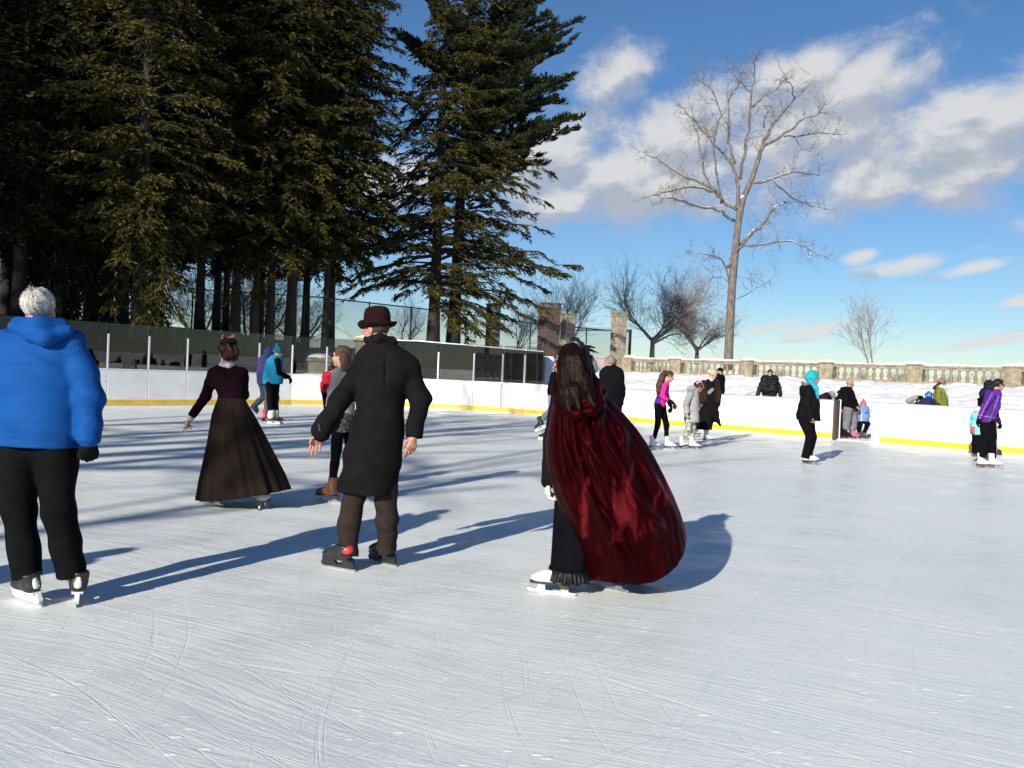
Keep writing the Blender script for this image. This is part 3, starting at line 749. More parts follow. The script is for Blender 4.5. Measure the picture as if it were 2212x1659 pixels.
# right-hand hemlock and pine: silhouettes read from the photo, in metres at their distance
ZR = 50.0
def px_profile(zb, cx, left, right, Z):
    """crown half-widths on both sides as functions of height, from (y, x) outlines"""
    def tab(o, sgn):
        hh, rr = [], []
        for (y, x) in o:
            p = P(x, y, Z); c = P(cx, y, Z); hh.append(p[2] - zb); rr.append(max(.3, sgn * (p[0] - c[0])))
        k = np.argsort(hh); return np.array(hh)[k], np.array(rr)[k]
    lh, lr = tab(left, -1); rh, rr_ = tab(right, 1)
    def prof(h, a):
        L = np.interp(h, lh, lr); R = np.interp(h, rh, rr_); c = math.cos(a)
        side = R if c > 0 else L
        return side * abs(c) + (.5 * (L + R) * .8 + .6) * (1 - abs(c))
    return prof
zb = 2.45
b1 = P(935, 740, ZR); b2 = P(978, 740, ZR + 1.5)
profA = px_profile(zb, 955, [(-60, 945), (0, 940), (80, 932), (108, 888), (220, 890), (300, 868), (320, 850), (400, 815), (500, 800), (580, 785), (625, 735), (660, 770), (700, 850)],
                   [(-60, 1080), (0, 1110), (150, 1125), (300, 1145), (370, 1160), (480, 1185), (520, 1150), (575, 1225), (640, 1170), (700, 1150), (730, 1130)], ZR)
ex = [(h, P(x, y, ZR + dz)) for (h, x, y, dz) in ((6.2, 1248, 572, -1.0), (5.8, 1215, 590, .5), (5.0, 760, 640, -1), (4.6, 745, 628, 0), (7.6, 790, 560, .5), (9.5, 800, 500, 0), (11.5, 820, 420, .4),
      (3.6, 1150, 690, -1.5), (3.2, 1100, 715, -2), (3.0, 1060, 735, -2), (3.8, 1180, 670, -1), (2.6, 1010, 740, -2.2), (14, 850, 320, 0), (15.6, 872, 240, 0), (8, 1180, 500, .4), (10.2, 1188, 440, 0), (12, 1190, 375, 0))]
EV = 'hemlocks of the evergreen grove'
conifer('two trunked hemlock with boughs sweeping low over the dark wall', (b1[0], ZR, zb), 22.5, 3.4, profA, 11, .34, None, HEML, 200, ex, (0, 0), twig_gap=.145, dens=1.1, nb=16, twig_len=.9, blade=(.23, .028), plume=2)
profB = px_profile(zb, 1000, [(-60, 960), (0, 960), (500, 920), (700, 930)], [(-60, 1110), (0, 1120), (100, 1140), (250, 1120), (350, 1090), (500, 1060), (700, 1050)], ZR)
exP = []
for (h, x, y, dz) in ((15.2, 1250, 48, 0), (15.0, 1225, 75, 1.2), (14.6, 1205, 90, -1), (13.4, 1238, 165, .5), (13.0, 1215, 190, -1), (12.6, 1190, 225, .6), (11.0, 1254, 258, 0), (10.8, 1225, 262, 1), (10.5, 1200, 275, -1),
                      (17.5, 1180, -5, 0), (18, 1160, -40, 1), (16.8, 1150, 30, -1.2), (14.0, 1170, 130, -1.8), (12.0, 1150, 210, -1.6), (11.8, 1165, 215, 1.8), (10.2, 1150, 300, -1), (9.6, 1165, 340, .5), (15.8, 1120, 70, -2), (13.6, 1100, 170, -2),
                      (15.8, 890, 95, 0), (15.4, 870, 75, 1), (15.0, 905, 120, -1), (16.5, 945, 20, -1.5), (17.2, 930, -10, 0)):
    exP.append((h, P(x, y, ZR + 1.5 + dz)))
conifer('tall white pine whose upswept plumed branches reach past the hemlock', (b2[0], ZR + 1.5, zb), 23.5, 7.5, profB, 12, .38, None, PINE, 120, exP, (0.012, 0), 'pine_tree', twig_gap=.085, twig_len=.72, nb=17, blade=(.26, .030), droop=.05, upturn=.38, rise=.12, plume=6)
# grove on the left: a few individually grown trees, the rest copies
def gprof(lo, ht, rmax):
    def f(h, a):
        t = (h - lo) / (ht - lo); return rmax * (min(1, .55 + t * 2.2)) * (1 - .72 * max(0, t - .12) / .88) * (1 + .18 * math.sin(3 * a + h))
    return f
def gb(x, Z): return (P(x, 700, Z)[0], Z, 2.45)
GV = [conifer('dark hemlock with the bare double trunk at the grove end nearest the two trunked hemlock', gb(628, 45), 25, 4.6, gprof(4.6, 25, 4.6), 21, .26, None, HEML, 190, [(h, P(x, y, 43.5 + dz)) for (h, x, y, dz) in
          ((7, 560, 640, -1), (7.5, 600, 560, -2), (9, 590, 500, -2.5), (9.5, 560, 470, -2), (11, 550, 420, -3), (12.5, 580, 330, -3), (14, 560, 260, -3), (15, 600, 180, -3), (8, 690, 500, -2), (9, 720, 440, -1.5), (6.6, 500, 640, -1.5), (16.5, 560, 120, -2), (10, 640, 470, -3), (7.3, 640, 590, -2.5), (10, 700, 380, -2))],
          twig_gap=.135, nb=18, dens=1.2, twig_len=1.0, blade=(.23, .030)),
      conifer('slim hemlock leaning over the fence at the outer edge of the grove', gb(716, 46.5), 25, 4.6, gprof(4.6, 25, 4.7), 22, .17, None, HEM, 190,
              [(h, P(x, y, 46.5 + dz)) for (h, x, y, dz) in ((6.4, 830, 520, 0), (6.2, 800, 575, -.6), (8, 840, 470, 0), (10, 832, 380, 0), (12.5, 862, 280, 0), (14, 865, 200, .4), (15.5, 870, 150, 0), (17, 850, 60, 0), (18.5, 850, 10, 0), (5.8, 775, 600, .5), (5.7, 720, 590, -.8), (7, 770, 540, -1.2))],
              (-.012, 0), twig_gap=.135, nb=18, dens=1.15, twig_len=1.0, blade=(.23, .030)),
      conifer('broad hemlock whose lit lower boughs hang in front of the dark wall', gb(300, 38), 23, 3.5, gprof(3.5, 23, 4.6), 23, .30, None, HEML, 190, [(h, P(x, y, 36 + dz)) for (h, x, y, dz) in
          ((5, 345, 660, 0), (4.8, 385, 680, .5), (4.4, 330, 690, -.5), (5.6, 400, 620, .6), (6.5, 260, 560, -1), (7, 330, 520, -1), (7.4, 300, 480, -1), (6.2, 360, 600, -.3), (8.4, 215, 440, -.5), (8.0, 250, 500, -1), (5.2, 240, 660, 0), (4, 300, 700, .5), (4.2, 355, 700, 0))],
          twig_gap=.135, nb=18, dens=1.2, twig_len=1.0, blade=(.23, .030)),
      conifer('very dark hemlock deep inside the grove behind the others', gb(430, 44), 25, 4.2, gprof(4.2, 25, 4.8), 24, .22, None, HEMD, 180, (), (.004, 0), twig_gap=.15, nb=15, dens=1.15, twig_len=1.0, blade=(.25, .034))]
cop = [(703, 45.6, 1, 2.0, .95, 'hemlock with a thin straight trunk beside the leaning slim one'), (583, 44.2, 3, .9, .9, 'thin trunked hemlock between the double trunk and its dark neighbour'), (550, 43.2, 1, 4.1, 1.0, 'hemlock with a mid sized black trunk over the brown skirted skater'),
       (508, 43.8, 3, 3.0, 1.0, 'thick trunked dark hemlock standing close to a thinner twin'), (487, 46, 1, 5.2, .95, 'thinner twin trunk hemlock just behind the thick trunked one'), (467, 47, 3, 1.6, .9, 'slender hemlock trunk set back behind the twin trunks'),
       (262, 43, 2, 2.4, 1.0, 'black hemlock trunk rising behind the hanging lit boughs'), (195, 42, 2, 4.4, 1.0, 'hemlock standing in deep shade behind the glass corner'), (128, 40, 2, .4, 1.02, 'hemlock above the white haired man in blue'), (40, 39, 2, 2.2, 1.0, 'hemlock at the edge of the grove above the blue jacket shoulder'),
       (-60, 41, 2, 5.0, 1.05, 'hemlock half out of the frame with sky showing through its boughs'), (340, 49, 3, 1.2, 1.05, 'hemlock filling the back of the grove with dark foliage'), (120, 50, 0, 3.1, 1.05, 'farthest hemlock behind the white haired man'), (660, 50, 3, 2.8, .95, 'hemlock at the back of the grove beside the fence corner'),
       (560, 51, 3, 0.2, 1.0, 'hidden hemlock closing the back of the grove'), (10, 48, 2, 1.1, 1.1, 'low crowned hemlock closing the dark corner behind the blue jacket'), (230, 47, 2, 3.6, 1.05, 'low crowned hemlock closing the back of the grove above the glass')]
for (x, Z, k, rz, sc, lb) in cop:
    r = copy_thing(GV[k], gb(x, Z), rz, sc, lb, EV)
    for ch in r.children:
        if ch.name.startswith('crown'): ch.material_slots[0].link = 'OBJECT'; ch.material_slots[0].material = HEMD if x < 520 or Z > 46 else HEM  # left and rear copies take the shade-darkened needles
for g in GV: g['group'] = EV
# neighbours of the grove that stand just outside the photograph and shade it
for (X, Y, k, rz, sc) in ((-34, 27, 0, 1, 1.05), (-40, 18, 3, 2, 1.1), (-30, 14, 2, 4, 1.0), (-46, 26, 1, 3, 1.1), (-37, 9, 0, 5, 1.1), (-44, 2, 3, 0, 1.15)):
    copy_thing(GV[k], (X, Y, .05), rz, sc, 'hemlock outside the frame on the near side of the grove', 'hemlocks outside the frame')

# --- bare trees
def smooth_path(pts, n):
    pts = np.asarray(pts, float); d = np.concatenate(([0], np.cumsum(np.linalg.norm(np.diff(pts, axis=0), axis=1))))
    t = np.linspace(0, d[-1], n); q = np.stack([np.interp(t, d, pts[:, i]) for i in range(3)], 1)
    if n > 4:
        for _ in range(2): q[1:-1] = .5 * q[1:-1] + .25 * (q[:-2] + q[2:])
    return q
def sprout(mb_, p, d, L, r, lev, rng, crook=.35, up=.1, spread=.8, kids=4):
    n = 5; pts = [p]; dd = nrm(d)
    for i in range(n - 1):
        dd = nrm(dd + rng.normal(0, crook, 3) * .45 + np.array((0, 0, up * .35))); pts.append(pts[-1] + dd * L / (n - 1))
    mb_.tube(pts, np.linspace(r, max(r * .35, .004), n), 3 if r < .03 else 5, False)
    if lev > 0:
        for k in range(kids):
            i = rng.integers(1, n); q = nrm(pts[i] - pts[i - 1]); s = nrm(q + rng.normal(0, spread, 3) * .8)
            sprout(mb_, pts[i], s, L * rng.uniform(.4, .75), max(r * .55, .004), lev - 1, rng, crook, up, spread, kids)
ZB = 58.0; rng = np.random.default_rng(77)
def zb3(x, y, dz=0): return P(1321.5 + x * .433, 67.8 + y * .433, ZB + dz)
LIMBS = [([(630, 930), (635, 780), (620, 680), (560, 620), (530, 580), (470, 510), (400, 430), (330, 370)], 9, 2, 2), ([(640, 740), (660, 620), (680, 480), (695, 350), (720, 200), (700, 140)], 7, 2, -1.5),
         ([(615, 660), (590, 590), (580, 450), (585, 340), (630, 280), (650, 200)], 6, 1.5, 1), ([(612, 945), (540, 890), (440, 880), (370, 850), (285, 825)], 7, 4, -2), ([(625, 890), (560, 860), (520, 790), (430, 750), (330, 710), (240, 640), (150, 600)], 8, 2, 2),
         ([(520, 795), (440, 780), (330, 785), (250, 810), (150, 830)], 6, 1.5, -2), ([(530, 830), (470, 740), (450, 640), (430, 520), (390, 380)], 5, 1.2, 3), ([(545, 860), (515, 650), (505, 500), (560, 430), (500, 290), (410, 230)], 5, 1.2, -2.5),
         ([(690, 760), (800, 740), (880, 700), (960, 700), (1040, 720)], 6, 1.5, 2), ([(800, 740), (870, 810), (950, 860), (1080, 890)], 4, 1.2, 3), ([(760, 570), (850, 530), (930, 450), (1030, 420), (1070, 350)], 7, 1.5, -2), ([(860, 525), (960, 520), (1050, 500), (1130, 515)], 4, 1.2, 1.5),
         ([(910, 525), (960, 590), (1000, 600)], 3.5, 1.2, -1), ([(618, 1095), (690, 1010), (760, 950), (800, 890), (865, 850)], 10, 4, 2), ([(575, 1180), (620, 1090), (680, 1060), (760, 1065), (830, 1045), (905, 1040), (960, 1080), (1080, 1130)], 7, 1.5, -2.5),
         ([(590, 1260), (570, 1180), (540, 1120), (450, 1110), (380, 1100)], 5, 1.2, -1), ([(590, 1260), (555, 1215), (500, 1230), (430, 1290)], 3.5, 1, 1.5), ([(625, 1335), (690, 1300), (790, 1245)], 2.5, 1, 1), ([(660, 820), (690, 760), (730, 650), (760, 540), (810, 450), (900, 350), (980, 270)], 12, 2, 0),
         ([(700, 380), (760, 320), (820, 290), (860, 220)], 4, 1, -2), ([(760, 480), (770, 400), (770, 340)], 4, 1, 2), ([(690, 300), (640, 250), (600, 200)], 4, 1, 1.5), ([(905, 350), (900, 290), (860, 210)], 3.5, 1, -1)]
mpx = .433 / FPX * ZB
bt = thing('bare_tree', 'tall leafless tree with a long clear trunk and snow on its limbs behind the balustrade', 'tree', tuple(zb3(582, 1660) * (1, 1, 0) + np.array((0, 0, .9))))
tk = MB(); tw = MB(); lb = MB()
tp = smooth_path([zb3(580, 1690), zb3(583, 1600), zb3(600, 1250), zb3(618, 1090), zb3(630, 930), zb3(660, 820)], 14)
tk.tube(tp, np.interp(np.linspace(0, 1, 14), [0, .1, .5, .8, 1], [25 * mpx, 22 * mpx, 20 * mpx, 17 * mpx, 14 * mpx]), 10)
for (pts, ra, rb, dep) in LIMBS:
    m = len(pts); q = smooth_path([zb3(x, y, dep * (i / (m - 1)) ** 1.2) for i, (x, y) in enumerate(pts)], max(8, m * 3))
    q[1:] += rng.normal(0, .05, q[1:].shape)
    lb.tube(q, np.linspace(ra, rb, len(q)) * mpx * 1.15, 6)
    L = np.linalg.norm(np.diff(q, axis=0), axis=1).sum()
    for k in range(int(L * 3.4)):
        u = rng.uniform(.18, 1.0); i = min(len(q) - 2, int(u * (len(q) - 1))); d = nrm(q[i + 1] - q[i])
        dirn = nrm(d * .6 + rng.normal(0, .7, 3) + np.array((0, 0, .18)))
        sprout(tw, q[i] + (q[i + 1] - q[i]) * rng.random(), dirn, rng.uniform(.5, 1.55) * (1 - .35 * abs(u - .6)), .017, 2 if u > .4 else 1, rng, .55, .15, .9, 4)
tk.build('trunk', BARK, bt, True); lb.build('limbs', BARK, bt, True); tw.build('twigs', BARK, bt, False)
U3 = np.array((0, 0, 1.0))
def bushy(name, label, x, ybase, Z, Hm, seed, spread, stems, m, sway=(0, 0), kids=5, r=.07, lev=4, tilt=.7, group=None, fork=0.0):
    rg = np.random.default_rng(seed); b = P(x, ybase, Z); root = thing(name, label, 'tree' if 'tree' in name else 'shrub', tuple(b), group); tr = MB(); br = MB()
    if fork: tr.tube([b - U3 * .3, b + U3 * fork * .5, b + U3 * (fork + .1)], [r * 2.6, r * 2.0, r * 1.8], 8)
    for k in range(stems):
        a = rg.uniform(0, 6.28); d = nrm((math.cos(a) * spread + sway[0], math.sin(a) * spread * .6, 1.0)); n = 6; p = b + np.array((rg.normal(0, .2), rg.normal(0, .2), 0)) * (stems > 1) * (.2 if fork else 1) + U3 * fork * rg.uniform(.7, 1.0); pts = [p]
        Lk = Hm * rg.uniform(.5, .62)
        for i in range(n - 1): d = nrm(d + rg.normal(0, .12, 3) + np.array((sway[0] * .1, 0, .05))); pts.append(pts[-1] + d * Lk / (n - 1))
        tr.tube(pts, np.linspace(r, r * .35, n), 5, False)
        for i in range(2, n):
            for j in range(kids):
                q = nrm(pts[i] - pts[i - 1]); s = nrm(q + rg.normal(0, tilt, 3) + np.array((sway[0], 0, .15)))
                sprout(br, pts[i] - (pts[i] - pts[i - 1]) * rg.random(), s, Hm * rg.uniform(.18, .33), r * .20, lev - 2 + (1 if Hm > 5 else 0), rg, .26, .22, tilt * .8, 3)
    tr.build('trunk', m, root, True); br.build('branches', m, root, False); return root
bushy('bare_tree', 'round bushy leafless tree with purplish twigs right beside the tall stone pillar', 1408, 780, 74, 8.0, 5, 1.15, 9, BARKR, (.10, 0), 7, .10, 4, .75, None, 1.9)
bushy('bare_tree', 'low spreading leafless tree tucked behind the tall bare trunk', 1505, 780, 80, 5.2, 6, 1.4, 8, BARKR, (.35, 0), 6, .09, 4, .7, None, 1.2)
bushy('bare_tree', 'slim upright young tree with loose twigs beyond the balustrade', 1884, 800, 60, 5.6, 7, .28, 2, BARKR, (.05, 0), 5, .06, 4, .5)
bushy('bare_shrub', 'wispy upright leafless shrub behind the crumbling pillar', 1215, 760, 70, 6.6, 8, .5, 6, BARKR, (0, 0), 5, .07, 4, .45)
bushy('bare_shrub', 'thin leafless shrub showing through the fence by the gate pillars', 1120, 760, 72, 4.6, 9, .5, 6, BARKR, (.1, 0), 4, .05, 4, .45)
bushy('bare_shrub', 'sparse leafless thicket between the pine and the dark wall', 870, 760, 68, 5.0, 10, .7, 5, BARKR, (0, 0), 4, .05, 4, .6)
bushy('bare_tree', 'snow lined leafless tree glimpsed between the black hemlock trunks', 540, 760, 62, 8.5, 12, .9, 6, BARKW, (0, 0), 6, .12, 4, .8)
bushy('bare_tree', 'second snow lined leafless tree behind the left side trunks of the grove', 440, 750, 64, 8.5, 13, .9, 6, BARKW, (0, 0), 6, .12, 4, .8)
bushy('bare_tree', 'pale leafless tree behind the chain link fence corner', 640, 760, 72, 7.0, 14, .9, 5, BARKW, (0, 0), 5, .10, 4, .8)
for (x, yb, Z, sd_) in ((1500, 830, 64, 31), (1690, 845, 60, 32), (1850, 850, 58, 33), (1930, 850, 57, 34), (2060, 855, 56, 35), (2150, 860, 55, 36), (1420, 826, 66, 37)):
    bushy('bare_shrub', 'leafless shrub glimpsed between the balusters', x, yb, Z, 2.1, sd_, .9, 5, BARKR, (0, 0), 4, .035, 4, .8, 'leafless shrubs beyond the balustrade')
# bare park trees behind the photographer: their trunks lay the long shadow bars across the ice
for (gx, gy, t_, rz, sc) in ((-6.2, 12.95, 26, .3, 1.0), (-5.6, 11.6, 29, 2.0, .9), (-7.6, 15.9, 27, 4.0, .9), (-7.0, 14.2, 31, 5.0, .8), (-3.6, 7.7, 27, 3.3, .55), (-8.6, 18.5, 30, 1.3, .9)):
    r = thing('bare_tree', 'leafless tree outside the frame behind the photographer', 'tree', (gx - .463 * t_, gy - .886 * t_, .05), 'leafless trees outside the frame'); r.rotation_euler = (0, 0, rz); r.scale = (sc, sc, max(sc, .85) * 1.15)
    for ch in bt.children:
        if not ch.name.startswith('twigs'): c = ch.copy(); C.objects.link(c); c.parent = r
# ================================================================== PEOPLE: kit
VIEW = {'1': (0, 880, 1.4806), '2': (540, 950, 1.7465), '3': (1640, 1020, 1.7833), '4': (2000, 1100, 3.3313), '5': (2600, 1100, 3.3313), 'L': (300, 950, 3.16), 'M': (1000, 900, 2.765)}
def PV(view, x, y, Z):
    ox, oy, k = VIEW[view]; return P((ox + x / k) / 1.47558, (oy + y / k) / 1.47558, Z)
class Fig:
    """joint positions of one figure, read in one close-up of the photograph at distance Z"""
    def __init__(s, view, Z, face=0.0, pitch=0.0, hs=1.0, vox=.016, tiltx=0.0, **j):
        s.view, s.Z, s.face, s.pitch, s.hs, s.vox, s.roll = view, Z, RAD(face), RAD(pitch), hs, vox, RAD(tiltx); s.root = None
        for k, v in j.items(): setattr(s, k, s.p(*v))
        f = np.array((math.sin(s.face), math.cos(s.face), 0)); r = np.array((math.cos(s.face), -math.sin(s.face), 0)); u = np.array((0, 0, 1.0))
        f2 = f * math.cos(s.pitch) - u * math.sin(s.pitch); u2 = u * math.cos(s.pitch) + f * math.sin(s.pitch)
        r2 = r * math.cos(s.roll) + u2 * math.sin(s.roll); u3 = u2 * math.cos(s.roll) - r * math.sin(s.roll)
        s.R = np.stack([r2, f2, u3], 1)          # columns: right, forward, up of the head
    def p(s, x, y, dz=0.0): return PV(s.view, x, y, s.Z + dz)
    def h(s, x, y, z): return s.hd + s.R @ (np.array((x, y, z)) * s.hs)
    def he(s, c, r): return ell_(s.h(*c), np.array(r) * s.hs, s.R)
    def hc(s, a, b, ra, rb): return cap_(s.h(*a), s.h(*b), ra * s.hs, rb * s.hs)
SKIN = mat('skin', (.44, .25, .18), .5, (18, .12), sub=.0)
SKINP = mat('flushed_skin', (.40, .19, .135), .5, (30, .22))
EYED = mat('eye_dark', (.03, .022, .02), .25); LIP = mat('lips', (.36, .12, .11), .45)
def head_sdf(g):
    f = [g.he((0, -.012, .03), (.073, .094, .084)), g.he((0, .028, -.04), (.056, .062, .074)), g.hc((0, .062, -.092), (0, .06, -.09), .024, .024), g.he((0, .07, .02), (.05, .022, .016)),
         g.he((.033, .06, -.035), (.022, .02, .022)), g.he((-.033, .06, -.035), (.022, .02, .022))]
    d = union_(f, .03 * g.hs)
    d = sub_(d, union_([g.he((.031, .099, .004), (.017, .017, .012)), g.he((-.031, .099, .004), (.017, .017, .012))], .002), .008 * g.hs)
    f2 = [d, g.hc((0, .086, .008), (0, .108, -.030), .008, .0135), g.hc((-.016, .087, -.060), (.016, .087, -.060), .008, .008), g.hc((-.014, .085, -.068), (.014, .085, -.068), .008, .008),
          g.he((.031, .079, .004), (.012, .012, .011)), g.he((-.031, .079, .004), (.012, .012, .011)),
          g.he((.076, -.012, -.005), (.011, .022, .032)), g.he((-.076, -.012, -.005), (.011, .022, .032))]
    f2.append(g.hc((0, -.022, -.05), (0, -.03, -.11), .052, .052))
    d2 = union_(f2, .009 * g.hs); d2 = union_([d2, cap_(g.h(0, -.022, -.06), g.nk, .052 * g.hs, .06 * g.hs)], .03 * g.hs)
    return d2
def hand_sdf(w_, d, pn, ts, sc=1.0, curl=25, fat=1.0, spread=.12, tout=.5, mitten=False, curls=None):
    """w_: wrist, d: towards the fingers, pn: out of the palm, ts: +-1 thumb side"""
    d = nrm(d); pn = nrm(np.asarray(pn, float) - d * float(np.dot(pn, d))); x = np.cross(d, pn); x = x * (ts if np.isscalar(ts) else (1 if float(np.dot(x, ts)) >= 0 else -1))
    def L(a, b, c): return np.asarray(w_, float) + (x * a + d * b + pn * c) * sc
    r = .0105 * sc * fat; fs = [cap_(L(0, -.035, 0), L(0, .02, 0), .024 * sc * fat, .027 * sc * fat)]
    palm = [cap_(L(.004 * k, .01, 0), L(.0195 * k - .002, .082 - .006 * abs(k - .5), 0), .015 * sc * fat, .0125 * sc * fat) for k in (1.6, .6, -.5, -1.5)]
    fs = [union_(fs + palm, .016 * sc)]
    lens = ((.041, .026, .021), (.046, .029, .022), (.042, .027, .021), (.033, .020, .018))
    fing = []
    for i, k in enumerate((1.6, .6, -.5, -1.5)):
        a = L(.0195 * k - .002, .082 - .006 * abs(k - .5), 0); cu = (curls[i] if curls else curl * (1 + .12 * (i - 1))); ang = 0; dx = spread * k * .5
        for j, ln in enumerate(lens[i]):
            ang += RAD(cu) * (1.0, 1.1, .7)[j]; v = (x * dx + d * 1.0) ; v = nrm(v) * math.cos(ang) + pn * math.sin(ang)
            b = a + v * ln * sc; fing.append(cap_(a, b, r * (1 - .09 * j), r * (.92 - .09 * j))); a = b
    t0, t1, t2, t3 = L(.016, .012, .006), L(.016 + .026 * (.6 + tout * .6), .040, .012), L(.016 + .036 * (.6 + tout * .7), .068, .018), L(.016 + .036 * (.6 + tout * .7), .092, .024)
    th = [cap_(t0, t1, .0155 * sc * fat, .0125 * sc * fat), cap_(t1, t2, .0115 * sc * fat, .0105 * sc * fat), cap_(t2, t3, .0105 * sc * fat, .009 * sc * fat)]
    if mitten: return union_([fs[0]] + [union_(fing, .03 * sc), union_(th, .006)], .012 * sc)
    return union_([fs[0], union_(th, .004)] + fing, .0045 * sc)
def person(g, label, hands=(), skin=None, bs=1.0, legs=True, group=None, at=None):
    """the body: one mesh (torso, limbs, neck, head with a face, hands); everything worn is a child"""
    skin = skin or SKIN; feet = [getattr(g, k) for k in ('al', 'ar') if hasattr(g, k)]
    b = at if at is not None else (np.mean(feet, 0) if feet else g.nk); g.root = thing('person', label, 'person', (b[0], b[1], max(0.0, min([q[2] for q in feet] + [9 if feet else 0]) - .2) if at is None else b[2]), group)
    fs = []
    if hasattr(g, 'sl'):
        pel = (g.hl + g.hr) / 2 if hasattr(g, 'hl') else g.nk - np.array((0, 0, .5))
        hl, hr = (g.hl, g.hr) if hasattr(g, 'hl') else (pel + np.array((-.08, 0, 0)), pel + np.array((.08, 0, 0)))
        fs += [cap_(g.sl + (g.nk - g.sl) * .4, hl, .045 * bs, .055 * bs), cap_(g.sr + (g.nk - g.sr) * .4, hr, .045 * bs, .055 * bs), cap_(g.nk, pel, .045 * bs, .055 * bs)]
        for s_, e, w_ in (('sl', 'el', 'wl'), ('sr', 'er', 'wr')):
            if hasattr(g, w_): fs += [cap_(getattr(g, s_), getattr(g, e), .040 * bs, .034 * bs), cap_(getattr(g, e), getattr(g, w_), .034 * bs, .024 * bs)]
        if legs and hasattr(g, 'kl'):
            for a, k, n in (('hl', 'kl', 'al'), ('hr', 'kr', 'ar')):
                if hasattr(g, n): fs += [cap_(getattr(g, a), getattr(g, k), .068 * bs, .046 * bs), cap_(getattr(g, k), getattr(g, n), .044 * bs, .034 * bs)]
    Vs, Fs, M = [], [], []; off = 0
    if fs:
        V, F = snets(union_(fs, .03), max(g.vox, .014)); Vs.append(V); Fs.append(F); M.append(np.zeros(len(F), int)); off += len(V)
    V, F = snets(head_sdf(g), .0065 if g.vox < .012 else .0095 * max(g.hs, .8)); c = V[F].mean(1)
    lc = ((c - g.hd) @ g.R) / g.hs; mi = np.zeros(len(F), int)
    eye = (np.hypot(np.abs(lc[:, 0]) - .031, lc[:, 2] - .004) < .0085) & (lc[:, 1] > .07)
    brow = (np.abs(np.abs(lc[:, 0]) - .032) < .018) & (np.abs(lc[:, 2] - .026) < .0045) & (lc[:, 1] > .06)
    lip = (np.abs(lc[:, 0]) < .022) & (np.abs(lc[:, 2] + .064) < .010) & (lc[:, 1] > .085)
    mi[eye | brow] = 1; mi[lip] = 2
    Vs.append(V); Fs.append(F + off); M.append(mi); off += len(V)
    for hsdf in hands:
        V, F = snets(hsdf, .0034 if g.vox < .012 else .007); Vs.append(V); Fs.append(F + off); M.append(np.zeros(len(F), int)); off += len(V)
    bo = mesh('body', np.concatenate(Vs), np.concatenate(Fs), [skin, EYED, LIP], g.root, True, np.concatenate(M))
    return g.root
def rel(a, b, t): return a + (b - a) * t
def torso_sdf(g, r=(.12, .13, .13), inset=.3, drop=.12, k=.07, flare=1.0):
    hl, hr = g.hl, g.hr; dn = np.array((0, 0, -drop)); pel = (hl + hr) / 2
    wl, wr_ = rel(g.sl, hl, .6), rel(g.sr, hr, .6)
    a, b = rel(g.sl, g.nk, inset), rel(g.sr, g.nk, inset)
    fs = [cap_(a, wl, r[0], r[1]), cap_(b, wr_, r[0], r[1]), cap_(wl, hl + dn, r[1], r[2] * flare), cap_(wr_, hr + dn, r[1], r[2] * flare),
          cap_(g.nk - np.array((0, 0, .03)), pel, r[0] * .85, r[1]), cap_(g.sl, g.nk + np.array((0, 0, -.01)), r[0] * .62, r[0] * .55), cap_(g.sr, g.nk + np.array((0, 0, -.01)), r[0] * .62, r[0] * .55)]
    return union_(fs, k)
def sleeve_sdf(g, side, r):
    s_, e, w_ = getattr(g, 's' + side), getattr(g, 'e' + side), getattr(g, 'w' + side)
    return union_([cap_(s_, e, r[0], r[1]), cap_(e, w_, r[1], r[2])], .03)
def top(g, name, m, r=(.12, .13, .13), sl=(.075, .065, .05), drop=.12, flare=1.0, fold=(.008, 24, 1.0), hem=None, arms='lr', inset=.3, collar=0.0, vox=None, k=.07, extra=()):
    f = torso_sdf(g, r, inset, drop, k, flare); hz = hem if hem is not None else min(g.hl[2], g.hr[2]) - drop
    f = cut_(f, ((0, 0, hz), (0, 0, -1)))
    if collar: f = union_([f, cap_(g.nk - np.array((0, 0, .02)), g.nk + np.array((0, 0, collar)), .075 * max(g.hs, .85), .068 * max(g.hs, .85))], .03)
    fs = [f]
    for a in arms: fs.append(cut_(sleeve_sdf(g, a, sl), (getattr(g, 'w' + a) + nrm(getattr(g, 'w' + a) - getattr(g, 'e' + a)) * .012, getattr(g, 'w' + a) - getattr(g, 'e' + a))))
    fs += list(extra)
    f = folds_(union_(fs, .028), fold[0], fold[1], fold[2])
    return blob(name, f, m, g.root, vox or g.vox)
def trousers(g, name, m, r=(.095, .075, .065), fold=(.007, 22, 2.0), vox=None, up=.06, lens=(1.0, 1.0), sides='lr', flare=0):
    fs = [cap_(g.hl + np.array((0, 0, up)), g.hr + np.array((0, 0, up)), r[0], r[0])]
    for s_ in sides:
        h_, k_, a_ = getattr(g, 'h' + s_), getattr(g, 'k' + s_), getattr(g, 'a' + s_)
        leg = union_([cap_(h_, k_, r[0], r[1]), cap_(k_, a_, r[1], r[2])], .03)
        fs.append(cut_(leg, (a_, a_ - k_)))
    return blob(name, folds_(union_(fs, .035), *fold), m, g.root, vox or g.vox)
def hair_cap(g, m, name='hair', grow=1.0, extra=(), line=.045, nape=-.075, vox=None, fold=(.003, 60, 1), k=.02):
    f = g.he((0, -.016, .033), (.083 * grow, .105 * grow, .094 * grow))
    n = g.R @ nrm((0, 1, -.55)); f = cut_(f, (g.h(0, line, .03), n), (g.h(0, 0, nape), g.R @ np.array((0, 0, -1.0))))
    n2 = g.R @ nrm((0, 1, .9)); f = cut_(f, (g.h(0, .045, -.02), g.R @ nrm((0, 1, -.2))))
    f = union_([f] + list(extra), k)
    return blob(name, folds_(f, fold[0], fold[1], fold[2], (1, .3, .2)), m, g.root, vox or max(.006, g.vox * .6))
